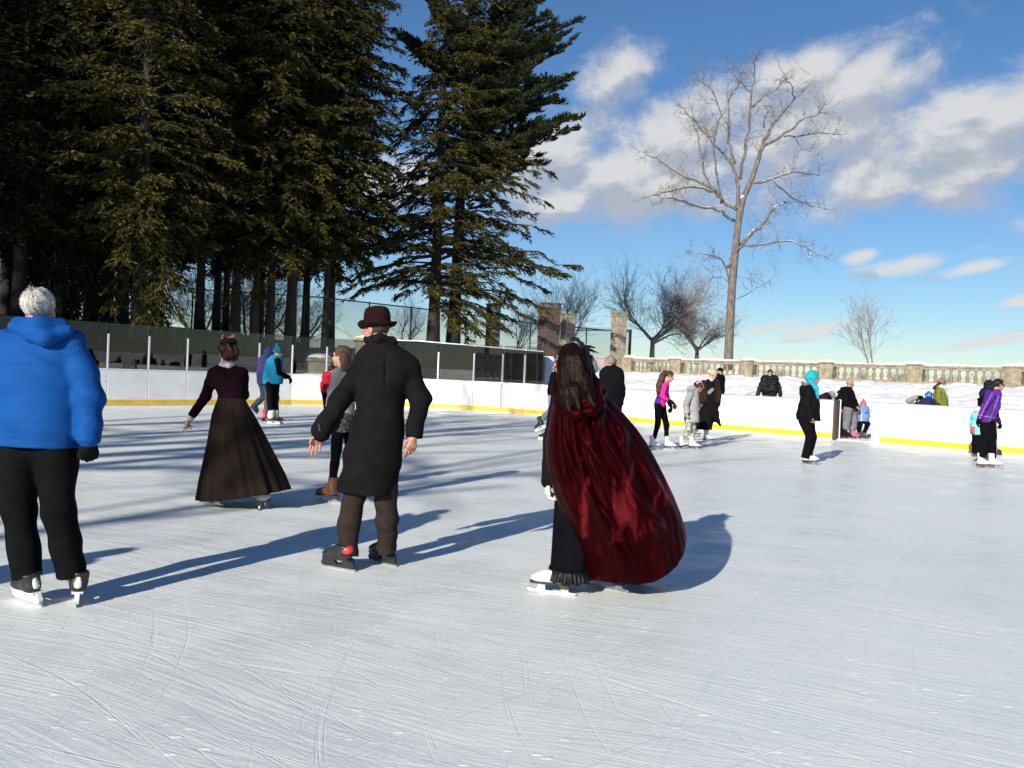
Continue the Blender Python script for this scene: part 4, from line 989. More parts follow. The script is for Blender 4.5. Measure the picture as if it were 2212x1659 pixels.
def beanie(g, m, name='knit_hat', r=(.089, .108, .105), lo=.012, pom=0, tilt=-.25, vox=None, rib=True, extra=()):
    f = cut_(g.he((0, -.016, .03), r), (g.h(0, 0, lo), g.R @ nrm((0, tilt, -1))))
    band = cut_(g.he((0, -.016, .03), [q * 1.05 for q in r]), (g.h(0, 0, lo - .004), g.R @ nrm((0, tilt, -1))), (g.h(0, 0, lo + .034), g.R @ nrm((0, -tilt, 1))))
    fs = [f, band] + ([g.he((0, -.03, .03 + r[2] + pom * .6), (pom, pom, pom))] if pom else []) + list(extra)
    return blob(name, folds_(union_(fs, .012), .003, 70, 1, (1, .2, .1)), m, g.root, vox or max(.008, g.vox * .7))
# --- skates
BOOTW = mat('white_skate_leather', (.66, .65, .64), .45, (9, .08), (60, .2, .003)); BOOTK = mat('black_skate_boot', (.018, .018, .02), .45, (20, .3), (60, .4, .004))
BOOTB = mat('brown_boot_leather', (.17, .062, .025), .4, (14, .4), (60, .3, .003)); BOOTG = mat('greyed_skate_leather', (.42, .42, .39), .55, (12, .2))
STEEL = mat('blade_steel', (.55, .56, .57), .28, (30, .2), metal=.9); SOLEK = mat('dark_sole', (.022, .019, .017), .4); SOLEB = mat('brown_sole', (.16, .06, .03), .45)
HOLDW = mat('white_blade_holder', (.70, .70, .68), .35, (8, .12)); HOLDK = mat('black_blade_holder', (.02, .02, .022), .35); BOOTR = mat('red_skate', (.45, .02, .035), .4); PINKB = mat('pink_boot', (.6, .10, .18), .45)
def skate(g, pos, heading, kind='figure', m=None, sole=None, holder=None, sc=1.0, toe_up=0.0, roll=0.0, lift=0.0, shaft=.30, accent=None, vox=None, label=None):
    """pos: photo point (x, dz) of the blade under the ankle; heading: 0 away, 90 towards the right of the picture"""
    if len(pos) == 2: b = g.p(pos[0], 0, pos[1]); z = g.Z + pos[1]; ox, oy, kk = VIEW[g.view]; b = np.array((GX((ox + pos[0] / kk) / 1.47558, z), z, lift))
    else: b = np.asarray(pos, float)
    a = RAD(heading); f = np.array((math.sin(a), math.cos(a), 0)); r = np.array((math.cos(a), -math.sin(a), 0)); u = np.array((0, 0, 1.0))
    t = RAD(toe_up); f, u = f * math.cos(t) + u * math.sin(t), u * math.cos(t) - f * math.sin(t); q = RAD(roll); r, u = r * math.cos(q) + u * math.sin(q), u * math.cos(q) - r * math.sin(q)
    def L(x, y, z): return b + (r * x + f * y + u * z) * sc
    R = np.stack([r, f, u], 1); vx = vox or g.vox * .8; m = m or BOOTW
    bt_ = union_([cap_(L(0, -.022, .14), L(0, -.034, shaft), .050 * sc, .056 * sc), ell_(L(0, -.045, .118), np.array((.041, .045, .045)) * sc, R), ell_(L(0, .02, .112), np.array((.043, .08, .040)) * sc, R),
                  ell_(L(.0, .105, .106), np.array((.046, .075, .034)) * sc, R), cap_(L(0, -.005, .17), L(0, .10, .12), .045 * sc, .03 * sc)], .03 * sc)
    bt_ = cut_(bt_, (L(0, 0, .083), -u), (L(0, 0, shaft), u)); boot = blob('skate', bt_, m, g.root, vx)
    if label: boot['label'] = label
    sole = sole or SOLEK; o = L(0, 0, 0); s1 = MB(); s2 = MB()
    if kind == 'figure':
        outl = [(-.036, -.085), (-.03, -.098), (.03, -.098), (.036, -.085), (.034, 0), (.047, .09), (.042, .15), (.02, .182), (-.02, .182), (-.042, .15), (-.047, .09), (-.034, 0)]
        s1.prism([(x * sc, y * sc) for x, y in outl], L(0, 0, .0775), r, f, u, .012 * sc); s1.prism([(y * sc, z * sc) for y, z in ((-.098, .071), (-.092, .045), (-.03, .045), (-.022, .071))], L(0, 0, 0), f, u, r, .064 * sc)
        s1.build('sole', sole, boot); bl = [(-.135, .010), (-.13, .004), (-.05, 0.0), (.10, .0), (.175, .006), (.205, .018), (.205, .03), (.19, .036), (.14, .026), (.12, .071), (.08, .071), (.075, .024), (-.03, .024), (-.035, .046), (-.08, .046), (-.085, .022), (-.13, .018)]
        s2.prism([(y * sc, z * sc) for y, z in bl], o, f, u, r, .005 * max(1, sc)); s2.build('blade', STEEL, boot)
    else:
        hold = holder or HOLDK
        prof = [(-.10, .083), (-.115, .04), (-.10, .018), (.17, .018), (.19, .035), (.165, .083), (.075, .083), (.05, .04), (-.005, .04), (-.02, .083)]
        s1.prism([(y * sc, z * sc) for y, z in prof], o, f, u, r, .026 * sc)
        s1.prism([(x * sc, y * sc) for x, y in [(-.03, -.09), (.03, -.09), (.04, .08), (.03, .165), (-.03, .165), (-.04, .08)]], L(0, 0, .0815), r, f, u, .012 * sc); s1.build('blade_holder', hold, boot)
        s2.prism([(y * sc, z * sc) for y, z in [(-.125, .017), (-.118, .004), (-.05, 0), (.12, 0), (.185, .006), (.20, .017)]], o, f, u, r, .005); s2.build('blade', STEEL, boot)
        if accent:
            ff = cut_(union_([cap_(L(0, -.045, .13), L(0, -.05, .155), .047 * sc, .052 * sc)], .01), (L(0, -.02, 0), f), (L(0, 0, .10), -u), (L(0, 0, .19), u)); blob('heel_guard', ff, accent, boot, vx)
    return boot
def mittens(g, name, m, side, d, pn, ts, sc=1.0, mitten=True, curl=35, fat=1.35, vox=None, cuff=0.0, mcuff=None):
    f = hand_sdf(getattr(g, 'w' + side), d, pn, ts, sc, curl, fat, mitten=mitten)
    if cuff: f = union_([f, cap_(getattr(g, 'w' + side) - nrm(d) * cuff, getattr(g, 'w' + side) + nrm(d) * .01, .042 * sc, .038 * sc)], .012)
    return blob(name, f, m, g.root, vox or (.006 if g.vox < .012 else .010))

def proj(g, pts):
    """world points -> pixel coordinates of the figure's close-up"""
    d = np.asarray(pts, float) - EYE; z = d @ FWD; x = W / 2 + FPX * (d @ RGT) / z; y = H / 2 - FPX * (d @ UPV) / z; ox, oy, k = VIEW[g.view]
    return (x * 1.47558 - ox) * k, (y * 1.47558 - oy) * k
def paint(g, o, m, fn):
    """give faces of a garment a second cloth, by a test on their place on the figure"""
    me = o.data; n = len(me.polygons); c = np.zeros(n * 3); me.polygons.foreach_get('center', c); c = c.reshape(-1, 3) + wloc(o)
    x, y = proj(g, c); mi = np.zeros(n, np.int32); me.polygons.foreach_get('material_index', mi); me.materials.append(m)
    mi[fn(x, y, c)] = len(me.materials) - 1; me.polygons.foreach_set('material_index', mi); return o
def rows_(g, rows):
    """garment outline rows (y, left x, right x, half depth[, dz]) -> world ellipse table"""
    t = []
    for r in rows:
        dz = r[4] if len(r) > 4 else 0.0; a, b = g.p(r[1], r[0], dz), g.p(r[2], r[0], dz); t.append(((a[2] + b[2]) / 2, (a[0] + b[0]) / 2, g.Z + dz, (b[0] - a[0]) / 2, r[3]))
    return t
def garment(g, name, m, rows, sl=None, arms='lr', fold=(.006, 22, 1), vox=None, k=.03, extra=(), carve=(), yaw=0.0, post=None):
    fs = [column_(rows_(g, rows), yaw)]
    for a in arms if sl else '': fs.append(cut_(folds_(sleeve_sdf(g, a, sl), fold[0] * .8, fold[1] * 1.5, fold[2] + 1.3, (.25, .1, 1)), (getattr(g, 'w' + a) + nrm(getattr(g, 'w' + a) - getattr(g, 'e' + a)) * .015, getattr(g, 'w' + a) - getattr(g, 'e' + a))))
    f = folds_(union_(fs + list(extra), k), *fold)
    for c in carve: f = sub_(f, c, .01)
    return blob(name, f, m, g.root, vox or g.vox)
def ring_skirt(g, name, m, rows, n=96, pleats=(), slant=0.0, seed=0, thick=.004):
    t = rows_(g, rows); t.sort(key=lambda q: -q[0]); zz = np.array([q[0] for q in t]); R = []
    ze = np.linspace(zz[0], zz[-1], 40); th = np.linspace(0, 2 * math.pi, n, endpoint=False)
    for z in ze:
        v = (ze[0] - z) / (ze[0] - ze[-1]); cx, cy, a, b = [np.interp(-z, -zz, [q[i] for q in t]) for i in (1, 2, 3, 4)]
        rp = np.ones(n)
        for (fr, am, ph, tw) in pleats: rp += am * v ** .6 * (1 - np.abs(np.sin(.5 * (fr * th + ph + tw * v))) ** .7 * 1.6 + .35) 
        R.append(np.stack([cx + a * rp * np.cos(th), cy + b * rp * np.sin(th), z + slant * v ** 2 * np.cos(th) + 0 * th], 1))
    V, F = loft(R); o = mesh(name, V, F, m, g.root, True); return thicken(o, thick)

def strands(g, root, hair, m, n, L, wd, comb, seed, jit=.35):
    """loose locks standing off the hair surface, combed one way"""
    rg = np.random.default_rng(seed); me = hair.data; nv = len(me.vertices); co = np.zeros(nv * 3); me.vertices.foreach_get('co', co); no = np.zeros(nv * 3); me.vertices.foreach_get('normal', no)
    k = rg.integers(0, nv, n); p = co.reshape(-1, 3)[k] + wloc(hair); N_ = no.reshape(-1, 3)[k]; d = nrm(comb) + rg.normal(0, jit, (n, 3)); d -= N_ * ((d * N_).sum(1) - .06)[:, None]; d /= np.linalg.norm(d, axis=1)[:, None]
    s_ = np.cross(d, N_); s_ /= np.linalg.norm(s_, axis=1)[:, None] + 1e-6; l = L * rg.uniform(.5, 1.2, n)[:, None]; p0 = p - N_ * .003
    V = np.stack([p0 - s_ * wd, p0 + s_ * wd, p + d * l * .6 + s_ * wd * .7 + N_ * .004, p + d * l + N_ * .002, p + d * l * .6 - s_ * wd * .7 + N_ * .004], 1).reshape(-1, 3)
    return mesh('loose_locks', V, np.arange(5 * n).reshape(n, 5), m, hair, True)
# ================================================================== PEOPLE: the skaters
U = np.array((0, 0, 1.0)); AWAY = np.array((0, 1.0, 0)); RX = np.array((1.0, 0, 0))
# ---- white-haired man in blue
g = Fig('1', 5.2, face=4, vox=.010, hd=(187, 152), nk=(190, 262), sl=(40, 318), sr=(338, 318), el=(-30, 560), er=(423, 560, -.02), wl=(-10, 770, -.03), wr=(418, 768, -.05),
        hl=(98, 850), hr=(262, 850), kl=(88, 1105, .04), kr=(280, 1098, -.01), al=(132, 1425, 0), ar=(336, 1415, .05))
person(g, 'white haired man in a bright blue hooded jacket and dark trousers seen from behind', skin=SKINP, bs=1.1)
BLUE = cloth('blue_shell_fabric', (.010, .082, .31), (5, .10), (120, .25, .004), .1, .62)
t = NT(BLUE.node_tree); o = t.add('ShaderNodeTexCoord').outputs['Object']; n = t.noise(t.mapping(o, (.8, .8, 3.4), (0, .25, 0)), 5.5, 4.0, .55, .8); n2 = t.noise(o, 150, 2.0)
wv_ = t.m('ABSOLUTE', t.m('SUBTRACT', t.m('FRACT', t.m('MULTIPLY', t.add('ShaderNodeSeparateXYZ').outputs[2], 1.0)), .5)); sp_ = [q for q in BLUE.node_tree.nodes if q.bl_idname == 'ShaderNodeSeparateXYZ'][-1]; t.l.new(o, sp_.inputs[0])
seam = t.ramp(t.m('ABSOLUTE', t.m('SUBTRACT', t.m('FRACT', t.m('MULTIPLY', sp_.outputs[2], 6.0)), .5)), .0, .05, .35, 0.0)
t.l.new(t.bump(t.m('SUBTRACT', t.m('ADD', n, t.m('MULTIPLY', n2, .05)), t.m('MULTIPLY', seam, .35)), .28, .05), t.n['Principled BSDF'].inputs['Normal'])
jb = garment(g, 'jacket', BLUE, [(222, 120, 258, .075), (250, 90, 290, .10), (272, 45, 335, .125), (300, 5, 365, .145), (350, -20, 384, .16), (450, -16, 388, .175), (600, -10, 386, .19), (720, -8, 384, .19), (808, -2, 371, .18)],
             (.088, .082, .068), fold=(.009, 19, .6), extra=[cap_(g.p(418, 745, -.05), g.p(416, 772, -.05), .06, .058)])
hd_ = union_([cap_(g.p(62, 242, -.07), g.p(150, 268, -.13), .035, .05), cap_(g.p(150, 268, -.13), g.p(215, 290, -.15), .05, .042), cap_(g.p(215, 290, -.15), g.p(318, 258, -.09), .042, .035), cap_(g.p(85, 225, -.02), g.p(185, 232, -.11), .045, .05), cap_(g.p(185, 232, -.11), g.p(290, 235, -.03), .05, .045),
              cap_(g.p(90, 225, .02), g.p(120, 222, .10), .04, .03), cap_(g.p(285, 228, .02), g.p(255, 222, .10), .04, .03)], .04)
blob('hood', folds_(hd_, .006, 26, 2), BLUE, g.root, .009)
BLK1 = cloth('black_trouser_cloth', (.0065, .007, .008), (12, .2), (300, .3, .003), .05, .85)
trousers(g, 'trousers', BLK1, (.118, .094, .084), fold=(.012, 17, 2.2), vox=.010)
GREYH = mat('white_grey_hair', (.50, .48, .44), .7, (70, .45), (160, .9, .006), sheen=.2, stretch=(1, 1, .25))
f = g.he((0, -.018, .032), (.087, .110, .096)); f = cut_(f, (g.h(0, .05, .03), g.R @ nrm((0, 1, -.6))), (g.h(0, 0, -.085), g.R @ np.array((0, 0, -1.0))), (g.h(0, .03, 0), g.R @ nrm((0, 1, -.1))))
f = sub_(f, g.he((.005, -.055, .135), (.050, .062, .035)), .012); hr_ = blob('hair', folds_(f, .004, 95, 1, (1, .3, .3)), GREYH, g.root, .006); strands(g, g.root, hr_, GREYH, 500, .012, .0025, (.1, -.3, -1), 1)
KNIT = cloth('black_knit', (.010, .010, .011), (20, .3), (140, .8, .006), .3)
g.wr = g.p(416, 782, -.05); f = hand_sdf(g.wr, (.02, .1, -1), (-.75, .6, 0), (.0, 1, 0), 1.12, 62, 1.35); blob('glove', f, KNIT, g.root, .006)
for (x, dz, hdg, rl, tu) in ((150, 0.02, -56, 10, 0), (362, .07, -24, -3, 0)):
    sk_ = skate(g, (x, dz), hdg, 'hockey', BOOTK, holder=HOLDW, roll=rl, accent=None, shaft=.20, vox=.008)
    b_ = sk_.matrix_world.translation
for (bx, bz, hdg, rl) in ((150, .02, -56, 10), (362, .07, -24, -3)):
    a = RAD(hdg); fv = np.array((math.sin(a), math.cos(a), 0)); ox, oy, kk = VIEW['1']; b = np.array((GX(bx / kk / 1.47558, g.Z + bz), g.Z + bz, 0)); rv = np.array((math.cos(a), -math.sin(a), 0)); sw = RAD(rl); uv = U * math.cos(sw) - rv * math.sin(sw)
    blob('heel_guard', cut_(cap_(b + uv * .125 - fv * .064, b + uv * .185 - fv * .060, .030, .024), (b - fv * .076, fv)), HOLDW, g.root, .007)
# ---- woman in a long brown skirt and flowered hat
g = Fig('2', 9.0, face=-22, pitch=6, hs=.95, vox=.011, hd=(325, 312), nk=(320, 378), sl=(248, 415, 0), sr=(405, 418, 0), el=(203, 545, .02), er=(412, 540, .12), wl=(128, 652, .02), wr=(390, 520, .30), hl=(310, 600, 0), hr=(380, 600, 0), kl=(290, 850), kr=(400, 850), al=(262, 1080), ar=(512, 1085, -.05))
hL = hand_sdf(g.p(118, 668, .02), (-.55, .15, -.8), (.45, .1, -.6), (.3, -.9, 0), .93, 20, .95, .2, .8, curls=(8, 26, 40, 46))
hR = hand_sdf(g.p(392, 512, .32), (-.4, .3, .5), (0, -1, .2), (0, .4, 1), .9, 30)
person(g, 'woman in a plum top and long brown skirt with a flowered hat', (hL, hR), SKINP, .9)
PLUM = cloth('plum_knit', (.0125, .0045, .008), (16, .3), (200, .7, .004), .15)
tp_ = garment(g, 'knit_top', PLUM, [(366, 282, 360, .065), (384, 255, 395, .085), (405, 228, 425, .105), (440, 232, 434, .12), (490, 245, 430, .12), (530, 264, 424, .11), (575, 274, 418, .10)], (.062, .054, .043), fold=(.004, 30, 1.5))
LACE = cloth('white_lace', (.68, .66, .62), (30, .2), (90, 1.0, .006)); f = union_([cap_(g.p(288, 372, -.05), g.p(330, 376, -.075), .024, .026), cap_(g.p(330, 376, -.075), g.p(355, 370, -.03), .026, .022), cap_(g.nk + U * .0, g.nk + U * .055, .066, .060)], .02)
blob('lace_collar', folds_(f, .004, 110, 1), LACE, g.root, .007); blob('cuff', cap_(g.p(131, 648, .02), g.p(117, 664, .02), .039, .041), LACE, g.root, .007)
BROWN = cloth('brown_wool_skirt', (.023, .0165, .0135), (6, .25), (220, .5, .004), .15)
ring_skirt(g, 'skirt', BROWN, [(558, 273, 417, .105), (600, 258, 440, .14), (650, 243, 468, .18), (720, 234, 503, .23, 0), (800, 224, 540, .27, 0), (900, 208, 586, .31, 0), (1000, 193, 628, .34, .0), (1092, 182, 660, .36, .0)], 180,
           ((9, .055, .4, 1.2), (15, .05, 1.7, -.8), (23, .028, .2, .5)), .075, 1)
q = MB(); t0_ = rows_(g, [(556, 272, 418, .108), (572, 272, 419, .11)]); th = np.linspace(0, 2 * math.pi, 48, endpoint=False)
V, F = loft([np.stack([c[1] + (c[3] + .004) * np.cos(th), c[2] + (c[4] + .004) * np.sin(th), np.full(48, c[0])], 1) for c in t0_]); thicken(mesh('waistband', V, F, BROWN, g.root), .006)
HAIRB = mat('dark_brown_hair', (.030, .014, .009), .5, (60, .5), (150, .8, .006), spec=.2, stretch=(1, 1, .35))
hair_cap(g, HAIRB, extra=[g.he((.03, -.09, .02), (.085, .06, .075)), g.he((-.03, -.08, .05), (.07, .06, .06)), g.he((.05, -.03, -.02), (.05, .07, .06)), g.he((0, -.085, -.03), (.06, .05, .05))], grow=1.06, fold=(.008, 55, 1), nape=-.085, vox=.007); strands(g, g.root, [q for q in g.root.children if q.name.startswith('hair')][0], HAIRB, 500, .035, .003, (.3, -.4, -.3), 2)
FELT = cloth('black_straw', (.02, .018, .022), (20, .3), (80, .6, .006)); f = union_([g.he((0, -.01, .125), (.10, .115, .034)), g.he((.02, -.02, .14), (.06, .07, .035))], .02)
ht = blob('small_hat', f, FELT, g.root, .008); rnd = random.Random(4)
for k in range(15):
    a = rnd.uniform(0, 6.28); r_ = rnd.uniform(.03, .10); c = (r_ * math.cos(a), -.02 + r_ * math.sin(a), rnd.uniform(.135, .19)); s_ = rnd.uniform(.016, .028)
    mt = (mat('orange_silk', (.42, .10, .03), .6), mat('slate_feather', (.12, .13, .18), .6), mat('rust_silk', (.25, .05, .03), .6), FELT)[k % 4]
    blob('hat_flower', folds_(g.he(c, (s_, s_ * .8, s_)), .006, 120, k), mt, ht, .007)
q = MB(); q.tube([g.p(262, 262, -.02), g.p(300, 292, -.06)], [.004, .006], 5); q.build('hat_pin', FELT, ht)
skate(g, (235, .02), -78, 'figure', BOOTG, vox=.009); skate(g, (516, -.08), 4, 'figure', BOOTG, vox=.009)
# ---- man in a bowler hat and long charcoal coat
g = Fig('2', 6.45, face=-58, pitch=12, vox=.010, tiltx=0, hd=(1150, 178), nk=(1172, 262), sl=(1078, 372, 0), sr=(1332, 385, 0), el=(950, 570, -.03), er=(1392, 575, -.02), wl=(845, 738, -.06), wr=(1362, 765, -.08), hl=(1085, 820), hr=(1190, 820), kl=(1000, 1250, .02), kr=(1212, 1240, .03), al=(993, 1432, -.03), ar=(1212, 1402, .12))
hL = hand_sdf(g.p(842, 752, -.06), (-.42, .05, -1), (.5, -.85, -.15), (-.9, -.3, .2), 1.0, 17, .92, .05, .55, curls=(10, 16, 22, 28))
hR = hand_sdf(g.p(1358, 772, -.08), (-.12, .05, -1), (-.5, .85, 0), (-.85, .2, 0), 1.0, 20, .92, .06, .55, curls=(16, 20, 24, 26))
person(g, 'man in a maroon bowler hat and long charcoal overcoat seen from behind', (hL, hR), SKINP)
CHAR = cloth('charcoal_wool', (.0105, .0098, .0105), (9, .22), (240, .55, .004), .12)
coat = garment(g, 'overcoat', CHAR, [(236, 1114, 1244, .085), (258, 1088, 1274, .10), (285, 1050, 1322, .11), (320, 1022, 1364, .125), (380, 1026, 1384, .145), (460, 1046, 1352, .155), (560, 1042, 1318, .15), (650, 1032, 1308, .15), (750, 1008, 1305, .16), (850, 974, 1301, .17), (950, 957, 1286, .175), (1040, 943, 1264, .18), (1086, 937, 1246, .18)],
               (.070, .076, .064), fold=(.010, 19, 3.1), vox=.008, carve=[cap_(g.p(1204, 800, -.16), g.p(1236, 1100, -.165), .008, .016), cap_(g.p(1200, 300, -.118), g.p(1203, 470, -.158), .008, .009), cap_(g.p(1203, 470, -.158), g.p(1204, 800, -.163), .009, .009)], extra=[cap_(g.p(868, 708, -.05), g.p(843, 748, -.06), .064, .066)])
SCF = cloth('black_knit_scarf', (.013, .012, .013), (20, .3), (110, .9, .008), .3)
blob('scarf', folds_(union_([cap_(g.nk + np.array((-.085, .0, .034)), g.nk + np.array((.0, -.075, .048)), .034, .036), cap_(g.nk + np.array((.0, -.075, .048)), g.nk + np.array((.09, -.01, .034)), .036, .034), cap_(g.nk + np.array((.09, -.01, .028)), g.nk + np.array((.0, .09, .01)), .034, .03), cap_(g.nk + np.array((-.085, .0, .034)), g.nk + np.array((.0, .09, .01)), .034, .03)], .02), .005, 60, 1, (.6, .2, 1)), SCF, g.root, .007)
0 and blob('shirt_collar', cap_(g.nk + np.array((-.01, -.098, .030)), g.nk + np.array((.04, -.094, .032)), .010, .009), LACE, g.root, .006)
hair_cap(g, mat('short_dark_hair', (.035, .022, .016), .6, (60, .5), (160, .7, .004)), grow=.99, nape=-.055, line=.03, vox=.006)
HATM = cloth('maroon_felt', (.022, .0075, .0085), (12, .2), (260, .4, .003), .3)
ht = thing_hat = MB()
Rh = g.R @ np.array(((1, 0, 0), (0, math.cos(.10), -math.sin(.10)), (0, math.sin(.10), math.cos(.10))))
prof = [(.0865, .026), (.100, .020), (.122, .022), (.135, .032), (.140, .045), (.137, .052), (.131, .046), (.120, .038), (.104, .034), (.0965, .040), (.0955, .07), (.0945, .10), (.092, .130), (.084, .156), (.066, .172), (.036, .179), (.004, .180)]
vs = []; n = 40
for (r_, z_) in prof:
    for k in range(n):
        a = 2 * math.pi * k / n; curl_ = .026 * max(0, (r_ - .1) / .04) * (math.cos(a) ** 2)
        vs.append(g.hd + Rh @ (np.array((r_ * .94 * math.cos(a), r_ * 1.10 * math.sin(a) - .016, z_ - .006 + curl_))))
fs = [(i * n + k, i * n + (k + 1) % n, (i + 1) * n + (k + 1) % n, (i + 1) * n + k) for i in range(len(prof) - 1) for k in range(n)]
ho = mesh('bowler_hat', vs, fs, HATM, g.root)
bv = []
for z_ in (.040, .068):
    for k in range(n): a = 2 * math.pi * k / n; bv.append(g.hd + Rh @ np.array((.0975 * .94 * math.cos(a), .0975 * 1.1 * math.sin(a) - .016, z_ - .006)))
mesh('hat_band', bv, [(k, (k + 1) % n, n + (k + 1) % n, n + k) for k in range(n)], cloth('maroon_ribbon', (.022, .007, .008)), ho)
TROU = cloth('brown_trouser_cloth', (.034, .026, .022), (12, .2), (280, .4, .003), .1)
trousers(g, 'trousers', TROU, (.098, .080, .072), fold=(.010, 19, 4.0), vox=.010)
RED = mat('red_heel_guard', (.5, .03, .035), .4)
skate(g, (962, -.03), -62, 'hockey', BOOTK, accent=RED, shaft=.19, vox=.008, roll=4); skate(g, (1205, .20), -50, 'hockey', BOOTK, accent=RED, shaft=.19, vox=.008, roll=4)
q = MB()
for k in range(4): q.lathe(g.p(836 - k * 2 + 2, 738 - k * 10, -.128), [(.001, -.004), (.009, -.003), (.009, .003), (.001, .004)], 8, np.array(((1, 0, 0), (0, 0, 1), (0, -1, 0.0))))
q.build('cuff_buttons', BOOTK, coat, True)
# ---- woman in the crimson velvet cape
g = Fig('3', 6.02, face=-72, pitch=2, hs=.97, vox=.010, hd=(312, 238), nk=(318, 372), sl=(262, 440, .14), sr=(380, 440, -.10), el=(215, 680, .16), er=(420, 640, -.05), wl=(188, 905, .06), wr=(410, 820, -.02), hl=(290, 860, .07), hr=(350, 860, -.07), kl=(285, 1150, .06), kr=(360, 1150, -.06), al=(262, 1420, -.02), ar=(505, 1440, .1))
person(g, 'dark haired woman in a long crimson velvet cape blown out behind her', (), SKIN, .9)
VEL = bpy.data.materials.new('crushed_velvet'); VEL.use_nodes = True; t = NT(VEL.node_tree); b = t.n['Principled BSDF']
o = t.add('ShaderNodeTexCoord').outputs['Object']; st = t.mapping(o, (1, 1, .22), (0, RAD(24), 0))
n1 = t.noise(st, 9.0, 5.0, .6, .9); n2 = t.noise(t.mapping(o, (1, 1, .35), (0, RAD(24), 0)), 55.0, 4.0, .6); n3 = t.noise(o, 3.2, 3.0, .55, .4)
pt = t.noise(t.mapping(o, (1, 1, .38), (0, RAD(24), 0)), 4.2, 3.0, .55, .9)
crush_glint = t.m('MULTIPLY', t.m('ADD', .35, t.m('MULTIPLY', n2, .9)), t.m('MULTIPLY', t.ramp(pt, .585, .68), t.ramp(n1, .38, .6)))
t.l.new(t.mix(crush_glint, (.0085, .0004, .0010), (.12, .009, .014)), b.inputs['Base Color'])  # velvet highlights painted into the base colour as brighter red patches
t.l.new(t.ramp(crush_glint, 0, 1, .52, .34), b.inputs['Roughness']); b.inputs['Specular IOR Level'].default_value = .12; b.inputs['Specular Tint'].default_value = (1, .12, .14, 1)
b.inputs['Sheen Weight'].default_value = .18; b.inputs['Sheen Roughness'].default_value = .25; b.inputs['Sheen Tint'].default_value = (.55, .015, .03, 1)
hh = t.m('ADD', t.m('MULTIPLY', n1, .6), t.m('MULTIPLY', n2, .16)); t.l.new(t.bump(hh, .16, .03), b.inputs['Normal'])
LC = [(268, 392), (238, 430), (222, 500), (202, 600), (186, 700), (188, 780), (200, 860), (216, 930), (236, 1000), (268, 1080), (300, 1140), (332, 1200), (360, 1280), (386, 1350), (410, 1430), (424, 1470)]
RC = [(430, 372), (490, 405), (556, 470), (620, 540), (690, 622), (748, 705), (800, 800), (850, 900), (898, 1000), (938, 1100), (968, 1195), (974, 1240)]
HM = [(424, 1470), (480, 1482), (560, 1492), (690, 1503), (790, 1489), (860, 1452), (920, 1398), (958, 1330), (974, 1240)]
def resamp(pts, n):
    p_ = np.array(pts, float); d = np.concatenate(([0], np.cumsum(np.hypot(*np.diff(p_, axis=0).T)))); t_ = np.linspace(0, d[-1], n); return np.stack([np.interp(t_, d, p_[:, i]) for i in (0, 1)], 1)
NV, NU = 110, 150; Lc, Rc = resamp(LC, NV), resamp(RC, NV); rows3 = []; seeds = np.random.default_rng(8)
us = np.concatenate([np.linspace(0, 1, NU), np.linspace(1, .32, 60)[1:]]); near = np.arange(len(us)) < NU
hmr = resamp(HM, 400); uh = np.linspace(0, 1, 400)
fold_c = np.array([.06, .13, .22, .30, .41, .50, .585, .68, .77, .86, .93]); fold_w = 1.35 * np.array([.018, .026, .02, .03, .022, .035, .022, .04, .026, .035, .022]); fold_a = np.array([.035, .05, .02, .065, .022, .07, .03, .08, .03, .055, .03])
RIDGES = [(.75, .10, .38, .26, .030, .05), (.85, .14, .55, .33, .03, .055), (.62, .12, .30, .20, .022, .035), (.9, .3, .72, .5, .03, .05), (.45, .35, .60, .62, .022, .045), (.2, .25, .26, .5, .018, .04), (.66, .6, .80, .9, .03, .05), (.34, .62, .44, .95, .022, .045), (.5, .84, .85, .80, .035, .035), (.88, .55, .93, .8, .03, .04)]
for i in range(NV):
    v = i / (NV - 1.0); row = []
    hx = np.stack([np.interp(us, uh, hmr[:, k]) for k in (0, 1)], 1); stx_ = Lc[-1][None] * (1 - us)[:, None] + Rc[-1][None] * us[:, None]
    xy = Lc[i][None] * (1 - us)[:, None] + Rc[i][None] * us[:, None] + (hx - stx_) * v ** 3.2
    D = np.interp(v, [0, .08, .3, .7, 1], [.10, .19, .22, .27, .22]); s = np.sin(np.pi * np.clip(us, 0, 1) ** .62) ** .65
    dep = np.where(near, -D * s, np.interp(v, [0, .1, .6, 1], [.10, .20, .30, .32]) * np.sin(np.pi * us) ** .7)
    fo = np.zeros(len(us)); drift = .05 * math.sin(2.6 * v) * (1 - v) 
    for c_, w_, a_ in zip(fold_c, fold_w, fold_a):
        cc = c_ + drift * (1 - c_) * .6 + .012 * math.sin(9 * v + 40 * c_); grow = np.interp(v, [0, .12, .5, 1], [.25, .7, 1.0, .75]) * (.65 + .35 * math.sin(3.1 * v + 17 * c_))
        fo += a_ * grow * np.exp(-((us - cc) / (w_ * (.7 + .6 * v))) ** 2)
    fo += .003 * np.sin(us * 70 + 6 * math.sin(7 * v) + 9 * v) * min(1, v * 3)
    lo_wave = .02 * np.sin(us * 11 + 5 * v) * v
    for (u0, v0, u1, v1, w_, a_) in RIDGES:
        tt_ = np.clip(((us - u0) * (u1 - u0) + (v - v0) * (v1 - v0)) / ((u1 - u0) ** 2 + (v1 - v0) ** 2), 0, 1); dd_ = np.hypot(us - u0 - tt_ * (u1 - u0), (v - v0 - tt_ * (v1 - v0)) * 1.3); fo += a_ * np.exp(-(dd_ / w_) ** 2) * np.sin(np.pi * np.clip(tt_ * .9 + .05, 0, 1)) * near
    for k in range(len(us)): row.append(g.p(xy[k, 0], xy[k, 1], .03 + dep[k] - (fo[k] + lo_wave[k]) * (1 if near[k] else -1)))
    rows3.append(row)
